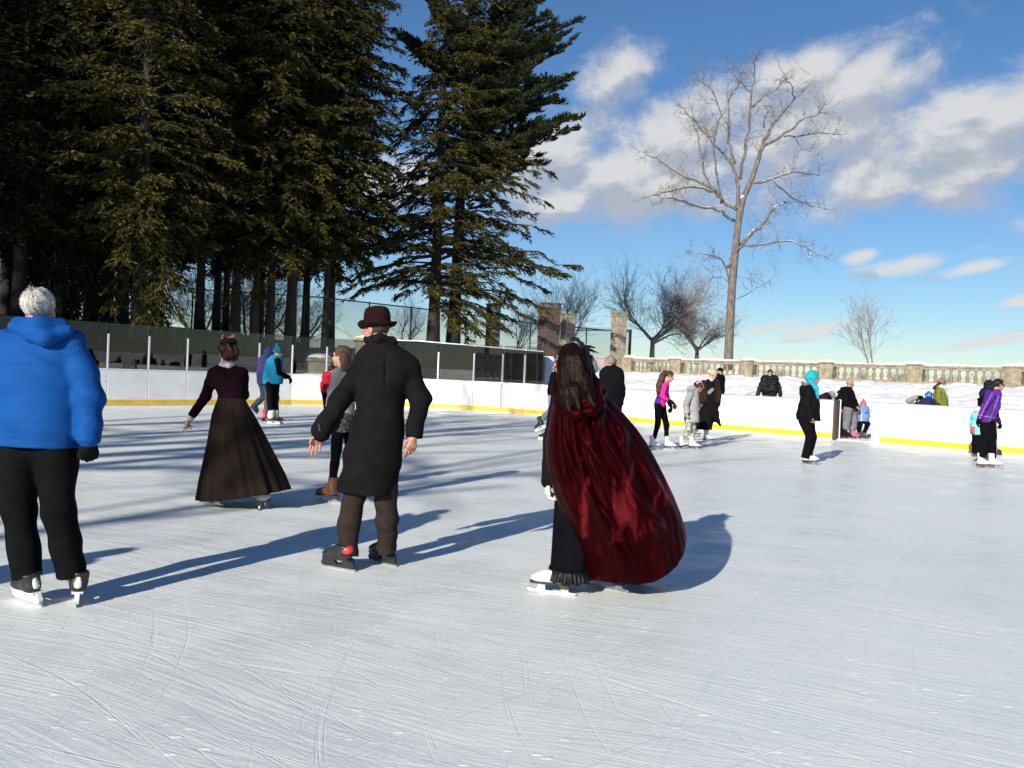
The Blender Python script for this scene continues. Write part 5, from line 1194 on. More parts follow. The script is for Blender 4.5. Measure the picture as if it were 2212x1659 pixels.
V, F = loft(rows3, closed=False); cp = mesh('cape', V, F, VEL, g.root); thicken(cp, .008, -1)
hs_ = [(240, 425, -.02), (254, 476, -.12), (302, 514, -.185), (370, 534, -.215), (436, 522, -.215), (484, 476, -.18), (496, 415, -.08), (462, 376, .05)]
hp = [g.p(*q) for q in hs_]; rr = [.022, .030, .036, .04, .038, .034, .028, .024]
hp2 = [g.p(x * .82 + 62, y - 62, dz * .85) for (x, y, dz) in hs_]
hf = union_([cap_(hp[i], hp[i + 1], rr[i], rr[i + 1]) for i in range(7)] + [cap_(hp2[i], hp2[i + 1], rr[i] * .9, rr[i + 1] * .9) for i in range(7)] + [cap_(g.p(262, 400, .06), g.p(400, 385, -.06), .07, .07)], .035)
blob('cape_hood', folds_(hf, .009, 34, 2, (.4, .2, 1)), VEL, g.root, .008)
HAIRC = mat('long_dark_hair', (.009, .0042, .003), .38, (50, .5), (90, .5, .005), spec=.07, stretch=(3.5, 3.5, .12))
hx_ = [g.he((0, -.025, .03), (.092, .115, .105)), cap_(g.p(305, 250, -.07), g.p(292, 420, -.16), .078, .062), cap_(g.p(292, 420, -.16), g.p(312, 515, -.235), .058, .02), cap_(g.p(350, 240, -.07), g.p(400, 400, -.15), .09, .07), cap_(g.p(400, 400, -.15), g.p(455, 488, -.235), .062, .018), cap_(g.p(392, 230, .0), g.p(430, 360, -.04), .055, .06), cap_(g.p(340, 400, -.19), g.p(370, 505, -.25), .05, .016), cap_(g.p(430, 360, -.04), g.p(470, 470, -.17), .055, .02)]
hf = union_(hx_, .03); hf = cut_(hf); hf = sub_(hf, union_([g.he((0, .105, -.035), (.060, .07, .10))], .01), .015)
blob('hair', folds_(folds_(hf, .0035, 70, 1, (1, .2, .16)), .002, 140, 3, (1, .3, .2)), HAIRC, g.root, .007)
NET = cloth('black_netting', (.008, .008, .012), (40, .4), (60, .9, .012), .3)
NETT = bpy.data.materials.new('sheer_black_net'); NETT.use_nodes = True; t = NT(NETT.node_tree); ou = [q for q in t.n if q.bl_idname == 'ShaderNodeOutputMaterial'][0]; tr_ = t.add('ShaderNodeBsdfTransparent'); pb = t.n['Principled BSDF']
pb.inputs['Base Color'].default_value = (.010, .010, .014, 1); mx = t.add('ShaderNodeMixShader'); mx.inputs[0].default_value = .62; t.l.new(tr_.outputs[0], mx.inputs[1]); t.l.new(pb.outputs[0], mx.inputs[2]); t.l.new(mx.outputs[0], ou.inputs[0])
fa = MB(); rnd = random.Random(9); cc = g.p(372, 150, .0); R3 = []
ea, eb, en = nrm((.72, -.25, -.62)), nrm((.2, .95, -.1)), None; en = nrm(np.cross(ea, eb)); en = en if en[0] > 0 else -en
for i in range(8):
    r_ = .012 + .072 * i / 7
    R3.append([cc + ea * r_ * math.cos(a) + eb * r_ * math.sin(a) + en * (.030 * math.sin(i * .45) + .010 * math.sin(6 * a + i) * i / 7) for a in np.linspace(0, 2 * math.pi, 40, endpoint=False)])
V, F = loft(R3, True, True); fo_ = thicken(mesh('fascinator', V, F, NETT, g.root), .003)
for k in range(11):
    a = rnd.uniform(-1.4, .9); p0 = g.p(392, 168, 0); L_ = rnd.uniform(.06, .11); d_ = np.array((math.cos(a), rnd.uniform(-.5, .3), math.sin(a) * .8))
    fa.tube([p0, p0 + d_ * L_ * .5 + U * .01, p0 + d_ * L_], [.005, .004, .002], 4)
fa.build('feather', NET, fo_)
strands(g, g.root, [q for q in g.root.children if q.name.startswith('hair')][0], HAIRC, 260, .13, .0022, (.22, -.1, -1), 3, .10)
GOWN = cloth('black_gown', (.005, .005, .008), (9, .3), (200, .4, .004), .2)
ring_skirt(g, 'gown', GOWN, [(800, 262, 400, .10, .06), (900, 244, 420, .11, .06), (1000, 232, 440, .12, .06), (1150, 222, 450, .12, .05), (1300, 214, 440, .13, .03), (1425, 206, 425, .15, .0)], 96, ((7, .03, .3, 1), (12, .02, 1, -1)), 0, 2)
RUF = mat('black_satin_ruffle', (.008, .007, .009), .55, (20, .3), spec=.2); R4 = []
for i in range(7):
    v = i / 6; th = np.linspace(0, 2 * math.pi, 200, endpoint=False); c0 = g.p(312, 1415, 0); rp = 1 + .10 * v + .07 * v * np.sin(26 * th + 1.3 * np.sin(5 * th))
    R4.append(np.stack([c0[0] + .138 * rp * np.cos(th), c0[1] + .185 * rp * np.sin(th), np.full(200, c0[2] + .012 - .075 * v) + .006 * np.sin(11 * th) * v], 1))
V, F = loft(R4); thicken(mesh('ruffle', V, F, RUF, g.root), .003)
blob('sleeve', folds_(union_([cap_(g.sl, g.el, .07, .062), cap_(g.el, g.p(190, 915, .06), .06, .052)], .03), .005, 22, 1), cloth('black_coat_cloth', (.010, .010, .011)), g.root, .010)
WGL = cloth('white_knit_glove', (.68, .64, .62), (20, .1), (160, .5, .004), .2)
blob('glove', hand_sdf(g.p(190, 918, .06), (.03, -.05, -1), (.9, -.25, 0), (-.3, -1, 0), .95, 34, 1.2, .06, .4), WGL, g.root, .005)
skate(g, (236, -.06), -78, 'figure', BOOTW, vox=.008, shaft=.165); skate(g, (548, .13), -60, 'figure', BOOTW, sole=SOLEK, vox=.008, shaft=.24)
# ---- woman in a grey sweater, half hidden behind the overcoat
g = Fig('2', 9.55, face=-72, hs=.96, vox=.011, hd=(958, 325), nk=(978, 385), sl=(935, 418, -.08), sr=(1000, 415, .16), el=(908, 520, -.12), er=(1000, 530, .2), wl=(888, 610, -.22), wr=(960, 610, .2), hl=(945, 660, -.07), hr=(990, 660, .09), kl=(930, 840, -.05), kr=(1010, 840, .08), al=(908, 1020, -.02), ar=(1062, 1015, .15))
person(g, 'brown haired woman in a grey sweater half hidden by the man in the bowler hat', (), SKIN, .9)
GREYK = cloth('grey_knit', (.25, .25, .26), (14, .15), (160, .6, .004), .2)
garment(g, 'sweater', GREYK, [(372, 950, 1010, .06), (395, 925, 1030, .09), (440, 910, 1035, .125), (540, 905, 1035, .13), (655, 925, 1030, .125)], (.055, .05, .04), fold=(.005, 26, 2))
PAT = mat('dark_floral_skirt_cloth', (.02, .018, .02), .8, (9, .2), col2=(.014, .012, .014)); t = NT(PAT.node_tree); o = t.add('ShaderNodeTexCoord').outputs['Object']
n = t.ramp(t.noise(o, 60, 2.0), .6, .64); n2 = t.noise(o, 25, 2.0); t.l.new(t.mix(n, (.016, .014, .016), t.mix(t.ramp(n2, .45, .55), (.35, .14, .10), (.35, .33, .30))), t.n['Principled BSDF'].inputs['Base Color'])
garment(g, 'skirt', PAT, [(635, 925, 1032, .13), (690, 920, 1025, .14), (742, 915, 1020, .145)], None, fold=(.006, 40, 1))
LEG = cloth('black_leggings', (.005, .005, .006), (14, .2), (240, .3, .003), .1)
trousers(g, 'leggings', LEG, (.085, .056, .044), fold=(.003, 26, 1), vox=.010)
HAIRM = mat('brown_hair', (.085, .045, .026), .45, (50, .45), (80, .8, .008), spec=.22, stretch=(3, 3, .15))
hair_cap(g, HAIRM, extra=[cap_(g.h(0, -.05, .02), g.p(990, 400, -.05), .08, .05), cap_(g.p(975, 320, -.07), g.p(972, 395, -.1), .055, .03), cap_(g.p(1000, 330, .04), g.p(1005, 410, .02), .06, .03)], grow=1.04, fold=(.005, 80, 1), nape=-.09, vox=.008)
SUNG = mat('dark_lens', (.012, .01, .012), .12, (5, .1)); 
def sunglasses(g, big=1.0): 
    f = union_([g.he((.032, .092, .008), (.028 * big, .012, .020 * big)), g.he((-.032, .092, .008), (.028 * big, .012, .020 * big)), g.hc((-.066, .07, .012), (-.078, -.01, .012), .005, .005), g.hc((.066, .07, .012), (.078, -.01, .012), .005, .005), g.hc((-.064, .08, .012), (.064, .08, .012), .006, .006)], .006)
    blob('sunglasses', f, SUNG, g.root, .007)
sunglasses(g, 1.1)
skate(g, (893, -.02), -72, 'figure', BOOTB, sole=SOLEK, vox=.009, shaft=.28); skate(g, (1075, .15), -60, 'figure', BOOTB, vox=.009)
# ---- skater in a teal vest and the one in a purple hoodie beside them
JEAN = cloth('blue_denim', (.065, .085, .125), (9, .3), (150, .4, .004), .05); JEANL = cloth('light_denim', (.20, .26, .36), (9, .3), (150, .4, .004), .05); BLKC = cloth('black_cloth', (.006, .006, .007)); 
g = Fig('L', 21.0, face=70, vox=.018, hd=(1855, 550), nk=(1832, 600), sl=(1845, 628, -.17), sr=(1790, 628, .17), el=(1868, 752, -.22), er=(1850, 750, .22), wl=(1958, 795, -.26), wr=(1930, 800, .2), hl=(1770, 865, -.08), hr=(1825, 865, .08), kl=(1775, 1005, -.05), kr=(1826, 1005, .07), al=(1785, 1165, -.05), ar=(1826, 1165, .06))
person(g, 'skater in a quilted teal vest and blue knit hat with white leg warmers', (), SKIN)
TEAL = cloth('teal_quilted_vest', (.02, .25, .42), (6, .15), (40, .5, .02), .1, .6)
garment(g, 'vest', TEAL, [(572, 1795, 1880, .10), (600, 1755, 1898, .13), (640, 1735, 1905, .16), (720, 1712, 1907, .17), (800, 1700, 1908, .18), (862, 1698, 1900, .18)], None, fold=(.008, 34, 1))
for s_ in 'lr': blob('sleeve', folds_(sleeve_sdf(g, s_, (.075, .062, .048)), .005, 24, 1), BLKC, g.root, .016)
mittens(g, 'glove', BLKC, 'l', (.75, -.2, -.65), (-.5, 0, -.8), (0, -1, 0), 1.05)
beanie(g, cloth('teal_knit', (.03, .17, .24), (26, .5), (60, .9, .02)), r=(.098, .118, .118), lo=-.012, pom=.05)
trousers(g, 'trousers', BLKC, (.10, .085, .075), fold=(.007, 20, 1), up=0)
for s_ in 'lr': a_ = getattr(g, 'a' + s_); blob('leg_warmer', folds_(cap_(a_ + U * .05, a_ - U * .055, .085, .088), .006, 40, 1), LACE, g.root, .014)
skate(g, (1790, -.05), 75, 'hockey', BOOTK, holder=HOLDW, vox=.014); skate(g, (1842, .1), 75, 'hockey', BOOTK, holder=HOLDW, vox=.014)
g = Fig('L', 21.9, face=50, vox=.018, hd=(1770, 560), nk=(1745, 605), sl=(1690, 625, 0), sr=(1770, 625, .1), el=(1665, 735), er=(1780, 735, .1), wl=(1680, 830, -.05), wr=(1770, 820, 0), hl=(1690, 850), hr=(1745, 850), kl=(1712, 990, .1), kr=(1750, 1000), al=(1598, 1098, .1), ar=(1735, 1150))
person(g, 'skater in a faded purple hoodie and jeans with one red skate lifted', (), SKIN)
PURH = cloth('faded_indigo_fleece', (.055, .065, .19)); top(g, 'hoodie', PURH, (.12, .12, .125), (.075, .065, .055), drop=.05, vox=.018)
blob('hood', union_([g.he((0, -.02, .03), (.1, .125, .125)), cap_(g.h(0, -.08, -.05), g.nk, .08, .09)], .03), PURH, g.root, .014)
trousers(g, 'jeans', JEAN, (.10, .078, .065)); skate(g, (1592, .1), 30, 'hockey', BOOTR, lift=.27, toe_up=-40, vox=.014); skate(g, (1728, 0), 55, 'hockey', BOOTR, vox=.014)
# ---- figure in a red vest far behind the grey sweater
g = Fig('2', 24.0, face=60, vox=.02, hd=(905, 400), nk=(895, 425), sl=(868, 438), sr=(910, 438, .1), el=(858, 475), er=(915, 475, .1), wl=(866, 512), wr=(910, 512), hl=(866, 522), hr=(900, 522), kl=(872, 590), kr=(900, 590), al=(876, 650), ar=(905, 650))
person(g, 'skater in a red puffy vest almost hidden by the woman in grey', (), SKIN, .85); 
top(g, 'vest', cloth('red_quilted_vest', (.45, .02, .035), (6, .2), (30, .5, .02), .1, .6), (.12, .12, .12), (.07, .06, .05), drop=.02, fold=(.01, 40, 1)); trousers(g, 'trousers', BLKC, (.1, .075, .065)); hair_cap(g, HAIRB); skate(g, (876, 0), 60, m=BOOTK, vox=.016); skate(g, (905, .1), 60, m=BOOTK, vox=.016)
# ---- skater in jeans passing behind the cape
g = Fig('3', 19.3, face=-55, vox=.018, hd=(252, 262), nk=(248, 305), sl=(224, 330, -.1), sr=(268, 330, .12), el=(210, 372, -.12), er=(272, 380, .14), wl=(222, 408, -.2), wr=(262, 425, .1), hl=(216, 425, -.06), hr=(240, 425, .08), kl=(212, 500, -.12), kr=(236, 540, .1), al=(160, 562, -.05), ar=(182, 645, .1))
person(g, 'skater in a black jacket and light jeans striding behind the caped woman', (), SKIN); top(g, 'jacket', BLKC, (.11, .11, .11), (.07, .06, .05), drop=.02); trousers(g, 'jeans', JEANL, (.095, .076, .06)); hair_cap(g, HAIRB)
skate(g, (158, -.05), -65, 'hockey', BOOTK, holder=HOLDW, lift=.26, toe_up=-28, vox=.014); skate(g, (176, .1), -60, 'hockey', BOOTK, holder=HOLDW, vox=.014)
# ---- grey-haired man in black
g = Fig('3', 16.5, face=-48, vox=.016, hd=(540, 240), nk=(550, 280), sl=(512, 312), sr=(595, 315), el=(504, 385, -.05), er=(606, 390, -.02), wl=(512, 452, -.15), wr=(604, 460, -.05), hl=(532, 470), hr=(582, 470), kl=(532, 620), kr=(582, 620), al=(532, 762), ar=(582, 762))
person(g, 'grey haired man in glasses and a black jacket skating away beyond the cape', (), SKINP); top(g, 'jacket', cloth('black_twill', (.007, .008, .010)), (.125, .13, .13), (.082, .072, .06), drop=.03, collar=.05)
trousers(g, 'trousers', BLKC, (.105, .085, .075)); hair_cap(g, mat('pepper_grey_hair', (.19, .17, .15), .7, (60, .4), (120, .6, .006)), nape=-.07, vox=.009); skate(g, (532, 0), -40, m=BOOTK, kind='hockey', vox=.014); skate(g, (584, .1), -40, m=BOOTK, kind='hockey', vox=.014)
# ---- girl in pink
g = Fig('4', 18.4, face=82, pitch=24, hs=.93, vox=.013, hd=(446, 332), nk=(412, 392), sl=(395, 430, -.13), sr=(408, 428, .13), el=(372, 545, -.17), er=(420, 555, .16), wl=(462, 602, -.24), wr=(452, 632, .04), hl=(330, 668, -.07), hr=(368, 668, .07), kl=(322, 840, -.06), kr=(414, 845, .06), al=(282, 995, -.05), ar=(414, 990, .06))
person(g, 'girl in a hot pink jacket with a long brown ponytail and black leggings', (), SKIN, .8)
PINKJ = cloth('hot_pink_fleece', (.72, .035, .30), (9, .15), (160, .3, .004), .15, .75)
jk = garment(g, 'jacket', PINKJ, [(385, 385, 440, .05), (405, 365, 445, .08), (440, 345, 446, .11), (520, 318, 430, .12), (590, 290, 415, .13), (655, 275, 400, .13)], (.058, .05, .04), fold=(.005, 30, 1)); paint(g, jk, cloth('purple_shine', (.09, .03, .32), (20, .5), None or (160, .3, .004), 0, .4), lambda x, y, c: (y > 545) & (y < 642) & (x > 280) & (x < 358) & (c[:, 1] < g.Z))
trousers(g, 'leggings', LEG, (.085, .06, .042), fold=(.003, 30, 1), up=.03)
HAIRP = mat('long_auburn_hair', (.075, .028, .016), .45, (50, .4), (80, .8, .008), spec=.22, stretch=(3, 3, .15))
hair_cap(g, HAIRP, extra=[cap_(g.p(398, 290, -.02), g.p(370, 330, -.05), .05, .06), cap_(g.p(370, 330, -.05), g.p(335, 430, -.09), .06, .065), cap_(g.p(335, 430, -.09), g.p(318, 545, -.1), .062, .02), cap_(g.p(345, 400, -.1), g.p(352, 500, -.13), .05, .02)], fold=(.005, 80, 2), vox=.009)
MIT = cloth('black_red_mitten', (.016, .013, .014)); MR = cloth('mitten_red', (.28, .03, .05))
o = mittens(g, 'mitten', MIT, 'l', (.85, -.05, -.45), (-.4, .1, -.9), (0, -1, .2), 1.12, cuff=.03); paint(g, o, MR, lambda x, y, c: (x > 500) & (x < 535) & (y > 612) & (y < 660)); mittens(g, 'mitten', MIT, 'r', (.4, 0, -.9), (-.9, 0, -.4), (0, -1, 0), 1.1, cuff=.03)
skate(g, (268, -.05), 78, vox=.011, sc=.96); skate(g, (432, .04), 100, vox=.011, sc=.96)
# ---- child in a bike helmet and pale coat
g = Fig('4', 18.8, face=72, pitch=30, hs=.92, vox=.013, hd=(752, 452), nk=(718, 505), sl=(668, 525, -.14), sr=(700, 522, .14), el=(622, 615, -.2), er=(735, 620, .16), wl=(625, 715, -.2), wr=(770, 655, .12), hl=(655, 770, -.07), hr=(690, 770, .07), kl=(650, 885, -.04), kr=(692, 885, .06), al=(612, 985, .04), ar=(678, 1000, -.02))
person(g, 'child in a red and white bike helmet and pale grey puffy coat', (), SKIN, .8)
PALE = cloth('pale_grey_puffer', (.44, .43, .42), (6, .1), (22, .5, .03), .1, .7)
garment(g, 'puffy_coat', PALE, [(442, 668, 742, .09), (480, 645, 752, .125), (540, 625, 758, .15), (640, 610, 760, .165), (740, 598, 760, .175), (812, 604, 758, .175)], (.07, .066, .055), fold=(.009, 30, 3))
blob('hood', union_([cap_(g.p(655, 470, -.05), g.p(690, 455, -.12), .06, .06), cap_(g.p(690, 455, -.12), g.p(735, 480, -.08), .06, .05)], .03), PALE, g.root, .013)
mittens(g, 'mitten', PALE, 'l', (.05, 0, -1), (.9, 0, 0), (0, -1, 0), .85)
CAMO = mat('camouflage_cloth', (.55, .55, .50), .85, (16, .3), col2=(.055, .075, .04)); trousers(g, 'trousers', CAMO, (.08, .072, .066), fold=(.007, 26, 1))
hair_cap(g, HAIRB, extra=[cap_(g.h(0, -.08, -.03), g.h(0, -.05, -.1), .05, .04)], vox=.01)
HELR = mat('red_helmet_shell', (.5, .02, .03), .25, (4, .1), coat=.5); HELW = mat('white_helmet_stripe', (.75, .75, .75), .3); HELK = mat('black_helmet_vent', (.012, .012, .013), .4)
hf = cut_(g.he((0, -.015, .045), (.10, .135, .105)), (g.h(0, 0, .03), g.R @ np.array((0, .15, -1.0)))); ho = blob('helmet', hf, HELR, g.root, .009)
paint(g, ho, HELW, lambda x, y, c: np.abs(((c - g.hd) @ g.R)[:, 0]) % .05 < .014); paint(g, ho, HELK, lambda x, y, c: (np.abs((np.abs(((c - g.hd) @ g.R)[:, 0]) % .05) - .03) < .008) & (np.abs(((c - g.hd) @ g.R)[:, 1] % .08 - .04) < .028) | (((c - g.hd) @ g.R)[:, 2] < .045 * g.hs))
blob('chin_strap', union_([g.hc((.075, .0, .03), (.055, .05, -.10), .006, .006), g.hc((-.075, .0, .03), (-.055, .05, -.10), .006, .006), g.hc((-.055, .05, -.1), (.055, .05, -.1), .007, .007)], .005), HELK, g.root, .007)
skate(g, (592, .06), 62, vox=.011, sc=.92, toe_up=8); skate(g, (690, -.04), 98, vox=.011, sc=.92)
# ---- woman in a cream hat and long fur-edged coat
g = Fig('4', 21.2, face=108, pitch=8, hs=.98, vox=.014, hd=(902, 312), nk=(880, 372), sl=(812, 402, -.05), sr=(948, 400, .05), el=(782, 545, -.05), er=(968, 515, -.02), wl=(800, 640, -.15), wr=(958, 640, -.06), hl=(830, 640), hr=(900, 640), kl=(810, 800), kr=(880, 800), al=(715, 930, .3), ar=(838, 950, 0))
person(g, 'woman in a cream knit hat and long dark fur edged coat', (), SKIN, .9)
FUR = cloth('dark_brown_fur', (.045, .024, .017), (24, .5), (60, 1.0, .02), .5)
co = garment(g, 'long_coat', FUR, [(362, 850, 925, .08), (385, 812, 948, .12), (430, 795, 960, .15), (520, 785, 955, .17), (620, 775, 945, .19), (720, 758, 935, .22), (820, 735, 905, .25), (893, 720, 896, .26)], (.082, .074, .064), fold=(.008, 20, 1), extra=[cap_(g.p(905, 640, -.05), g.p(930, 740, -.05), .11, .10), cap_(g.p(930, 740, -.05), g.p(985, 855, -.05), .10, .012), cap_(g.p(925, 740, .1), g.p(990, 862, .1), .08, .012), cap_(g.p(900, 700, .0), g.p(925, 800, 0), .1, .04)])
paint(g, co, cloth('black_coat_front', (.009, .009, .010)), lambda x, y, c: (y > 600) | ((x > 838) & (x < 925) & (y > 375) & (c[:, 1] < g.Z)))
blob('white_collar', union_([cap_(g.p(868, 350, -.1), g.p(895, 372, -.14), .03, .03), cap_(g.p(895, 372, -.14), g.p(920, 355, -.05), .03, .02)], .02), LACE, g.root, .011)
blob('grey_muff', folds_(union_([cap_(g.p(870, 505, -.2), g.p(905, 470, -.22), .05, .04)], .02), .006, 40, 1), cloth('grey_muff_cloth', (.25, .25, .28)), g.root, .012)
mittens(g, 'glove', BLKC, 'r', (.05, -.1, -1), (-.8, .4, 0), (0, -1, 0), 1.0, mitten=False)
beanie(g, cloth('cream_knit', (.62, .52, .35), (24, .25), (50, .9, .02)), r=(.105, .125, .128), lo=-.005)
skate(g, (842, 0), 96, vox=.012); skate(g, (715, .5), 60, vox=.012, lift=.08)
g = Fig('4', 26.8, face=60, vox=.02, hd=(988, 285), nk=(968, 330), sl=(925, 352), sr=(1000, 352, .1), el=(910, 440), er=(985, 445), wl=(915, 520), wr=(980, 530), hl=(930, 545), hr=(975, 545), kl=(930, 700), kr=(975, 700), al=(930, 850), ar=(975, 850))
person(g, 'man in a black beanie standing behind the boards past the cream hat', (), SKINP); top(g, 'coat', BLKC, (.13, .13, .13), (.085, .075, .06), drop=.2); trousers(g, 'trousers', BLKC); beanie(g, BLKC); 
# ---- man in a quilted leather jacket beyond the boards
g = Fig('4', 27.5, face=2, vox=.017, hd=(1512, 300), nk=(1510, 342), sl=(1446, 362), sr=(1574, 362), el=(1408, 455), er=(1610, 455), wl=(1380, 535, -.05), wr=(1626, 535, -.05), hl=(1478, 548), hr=(1538, 548), kl=(1478, 705), kr=(1538, 705), al=(1478, 855), ar=(1538, 855))
person(g, 'man in a shiny black quilted jacket with his back turned behind the boards', (), SKIN)
LEA = mat('black_quilted_leather', (.005, .005, .006), .40, (10, .2), (14, .9, .05), spec=.22); top(g, 'jacket', LEA, (.125, .128, .12), (.085, .075, .062), drop=.0, fold=(.012, 46, 1), hem=g.p(1508, 537)[2], collar=.06)
trousers(g, 'trousers', cloth('grey_trouser_cloth', (.17, .17, .175)), (.11, .085, .075)); beanie(g, cloth('striped_grey_knit', (.06, .062, .066), (30, .4)), r=(.086, .104, .10)); mittens(g, 'glove', BLKC, 'l', (-.1, 0, -1), (.8, .3, 0), (0, 1, 0), 1.1); mittens(g, 'glove', BLKC, 'r', (.1, 0, -1), (-.8, .3, 0), (0, 1, 0), 1.1)
# ---- woman in a turquoise headscarf
g = Fig('4', 16.4, face=88, pitch=4, vox=.013, hd=(1978, 350), nk=(1946, 425), sl=(1925, 465, -.17), sr=(1955, 465, .17), el=(1908, 625, -.23), er=(1985, 620, .2), wl=(1950, 765, -.2), wr=(2010, 750, .12), hl=(1885, 800, -.08), hr=(1920, 800, .08), kl=(1948, 965, -.06), kr=(1958, 970, .08), al=(1888, 1200, -.05), ar=(1912, 1200, .07))
hn = hand_sdf(g.p(1955, 765, -.2), (.25, 0, -1), (.2, .9, 0), (.9, .1, -.2), 1.0, 45)
person(g, 'woman in a turquoise headscarf and black jacket gliding in profile', (hn,), SKINP)
BLKJ = cloth('black_parka', (.009, .009, .010), (7, .2), (60, .4, .01), .1, .75)
garment(g, 'parka', BLKJ, [(405, 1880, 1975, .08), (435, 1845, 2000, .13), (490, 1832, 2018, .18), (560, 1838, 2032, .20), (650, 1818, 2038, .21), (750, 1792, 2044, .22), (800, 1798, 2046, .22)], (.078, .07, .06), fold=(.007, 22, 2), extra=[cap_(g.p(1862, 455, -.08), g.p(1862, 510, -.08), .06, .05)])
TURQ = cloth('turquoise_knit', (.03, .45, .56), (26, .3), (60, .9, .02), .3)
hf = union_([g.he((0, -.03, .035), (.098, .118, .112)), g.he((0, -.11, -.005), (.075, .065, .06)), cap_(g.h(0, -.05, -.08), g.h(0, .02, -.13), .075, .06)], .03); hf = sub_(hf, g.he((0, .125, -.03), (.062, .075, .10)), .01); blob('headscarf', folds_(hf, .005, 44, 1, (.5, .4, 1)), TURQ, g.root, .01)
blob('scarf_end', folds_(union_([cap_(g.p(1965, 425, -.12), g.p(2005, 460, -.2), .045, .045), cap_(g.p(2005, 460, -.2), g.p(2022, 560, -.19), .04, .022)], .02), .005, 44, 2), TURQ, g.root, .01)
GFUR = cloth('grey_fur_trim', (.25, .24, .23), (30, .5), (60, 1.0, .02), .4); blob('fur_trim', folds_(union_([cap_(g.p(1862, 405, -.02), g.p(1900, 425, -.13), .035, .04), cap_(g.p(1900, 425, -.13), g.p(1965, 440, -.14), .04, .03)], .02), .008, 60, 1), GFUR, g.root, .011)
q = MB(); 
blob('spectacles', union_([g.hc((-.062, .075, .012), (-.076, -.01, .010), .004, .004), g.hc((.062, .075, .012), (.076, -.01, .010), .004, .004), g.hc((-.052, .095, .018), (.052, .095, .018), .005, .005), g.hc((-.05, .094, -.012), (-.02, .098, -.014), .004, .004), g.hc((.05, .094, -.012), (.02, .098, -.014), .004, .004)], .004), SUNG, g.root, .007)
trousers(g, 'trousers', BLKC, (.115, .088, .078), fold=(.006, 20, 2)); skate(g, (1912, -.05), 88, vox=.011); skate(g, (1935, .09), 88, vox=.011)
# ---- bending figure in a grey hat behind the boards
g = Fig('4', 26.0, face=105, pitch=38, vox=.019, hd=(2168, 538), nk=(2132, 545), sl=(2098, 548, -.17), sr=(2108, 540, .17), el=(2100, 640, -.2), er=(2110, 640, .2), wl=(2150, 690, -.2), wr=(2150, 690, .1), hl=(2030, 600, -.09), hr=(2030, 600, .09), kl=(2040, 720, -.08), kr=(2040, 720, .08), al=(2035, 860, -.08), ar=(2035, 860, .08))
person(g, 'figure in a grey hat bending forward behind the boards next to the gate', (), SKIN, .9); jk = top(g, 'jacket', cloth('dark_plum_jacket', (.022, .012, .034)), (.115, .12, .12), (.075, .065, .055), drop=.02); paint(g, jk, cloth('pink_print', (.5, .04, .16)), lambda x, y, c: (y > 568) & (x > 2070) & (x < 2120) & (c[:, 1] < g.Z)); trousers(g, 'trousers', BLKC); beanie(g, cloth('grey_knit_hat', (.28, .27, .26), (26, .3)), lo=.0)
# ---- the group in the gate
g = Fig('5', 25.4, face=60, vox=.019, hs=.9, hd=(262, 520), nk=(255, 570), sl=(235, 600, 0), sr=(290, 600, .1), el=(228, 660), er=(300, 660), wl=(272, 690, -.2), wr=(310, 700), hl=(262, 730), hr=(300, 730), kl=(268, 810), kr=(300, 810), al=(270, 890), ar=(300, 890))
person(g, 'youngster in dark clothes with one red mitten tucked behind the woman at the gate', (), SKIN, .8); top(g, 'jacket', cloth('navy_black_jacket', (.014, .015, .034)), (.12, .12, .12), (.07, .06, .05), drop=.08); trousers(g, 'jeans', JEAN); mittens(g, 'mitten', PINKB, 'l', (.3, -.2, -.9), (.9, 0, 0), (0, -1, 0), 1.1); beanie(g, BLKC); skate(g, (268, 0), 60, m=BOOTK, vox=.015); skate(g, (300, .1), 60, m=BOOTK, vox=.015)
g = Fig('5', 24.8, face=84, pitch=6, vox=.016, hd=(366, 418), nk=(340, 470), sl=(318, 505, -.19), sr=(350, 500, .19), el=(318, 610, -.25), er=(410, 590, .22), wl=(418, 655, -.24), wr=(446, 658, .1), hl=(342, 690, -.09), hr=(385, 690, .09), kl=(330, 800, -.06), kr=(402, 805, .08), al=(322, 895, -.05), ar=(392, 918, .07))
hn = hand_sdf(g.p(432, 655, -.2), (.9, 0, -.3), (0, .5, -.8), (0, -1, .3), 1.0, 40)
person(g, 'woman in a tan bobble hat black jacket and grey sweatpants standing in the open gate', (hn,), SKINP)
garment(g, 'jacket', cloth('black_fleece', (.007, .007, .008)), [(440, 305, 372, .09), (470, 268, 395, .14), (520, 240, 418, .18), (590, 222, 428, .20), (640, 268, 430, .19), (668, 300, 428, .18)], (.085, .075, .062), fold=(.007, 24, 1), extra=[cap_(g.p(285, 470, -.03), g.p(300, 500, -.1), .07, .08)])
trousers(g, 'sweatpants', cloth('grey_jersey', (.20, .20, .205)), (.135, .118, .088), fold=(.011, 22, 2)); beanie(g, cloth('tan_knit', (.40, .33, .22), (26, .3), (60, .8, .02)), pom=.04, lo=-.005)
skate(g, (322, -.05), 82, m=cloth('dark_plum_boot', (.02, .012, .018)), sole=SOLEK, vox=.014, shaft=.36); skate(g, (402, .05), 100, m=PINKB, sole=SOLEB, vox=.014, shaft=.30)
g = Fig('5', 25.0, face=195, pitch=10, hs=.86, vox=.014, hd=(506, 628), nk=(503, 668), sl=(470, 685), sr=(536, 685), el=(462, 735, -.04), er=(548, 725, -.05), wl=(455, 690, -.2), wr=(525, 700, -.16), hl=(478, 800), hr=(518, 800), kl=(466, 862, -.03), kr=(552, 838, -.06), al=(458, 925), ar=(518, 925, .02))
person(g, 'small girl in a light blue coat and pink bobble hat beside the grey sweatpants', (), SKIN, .72)
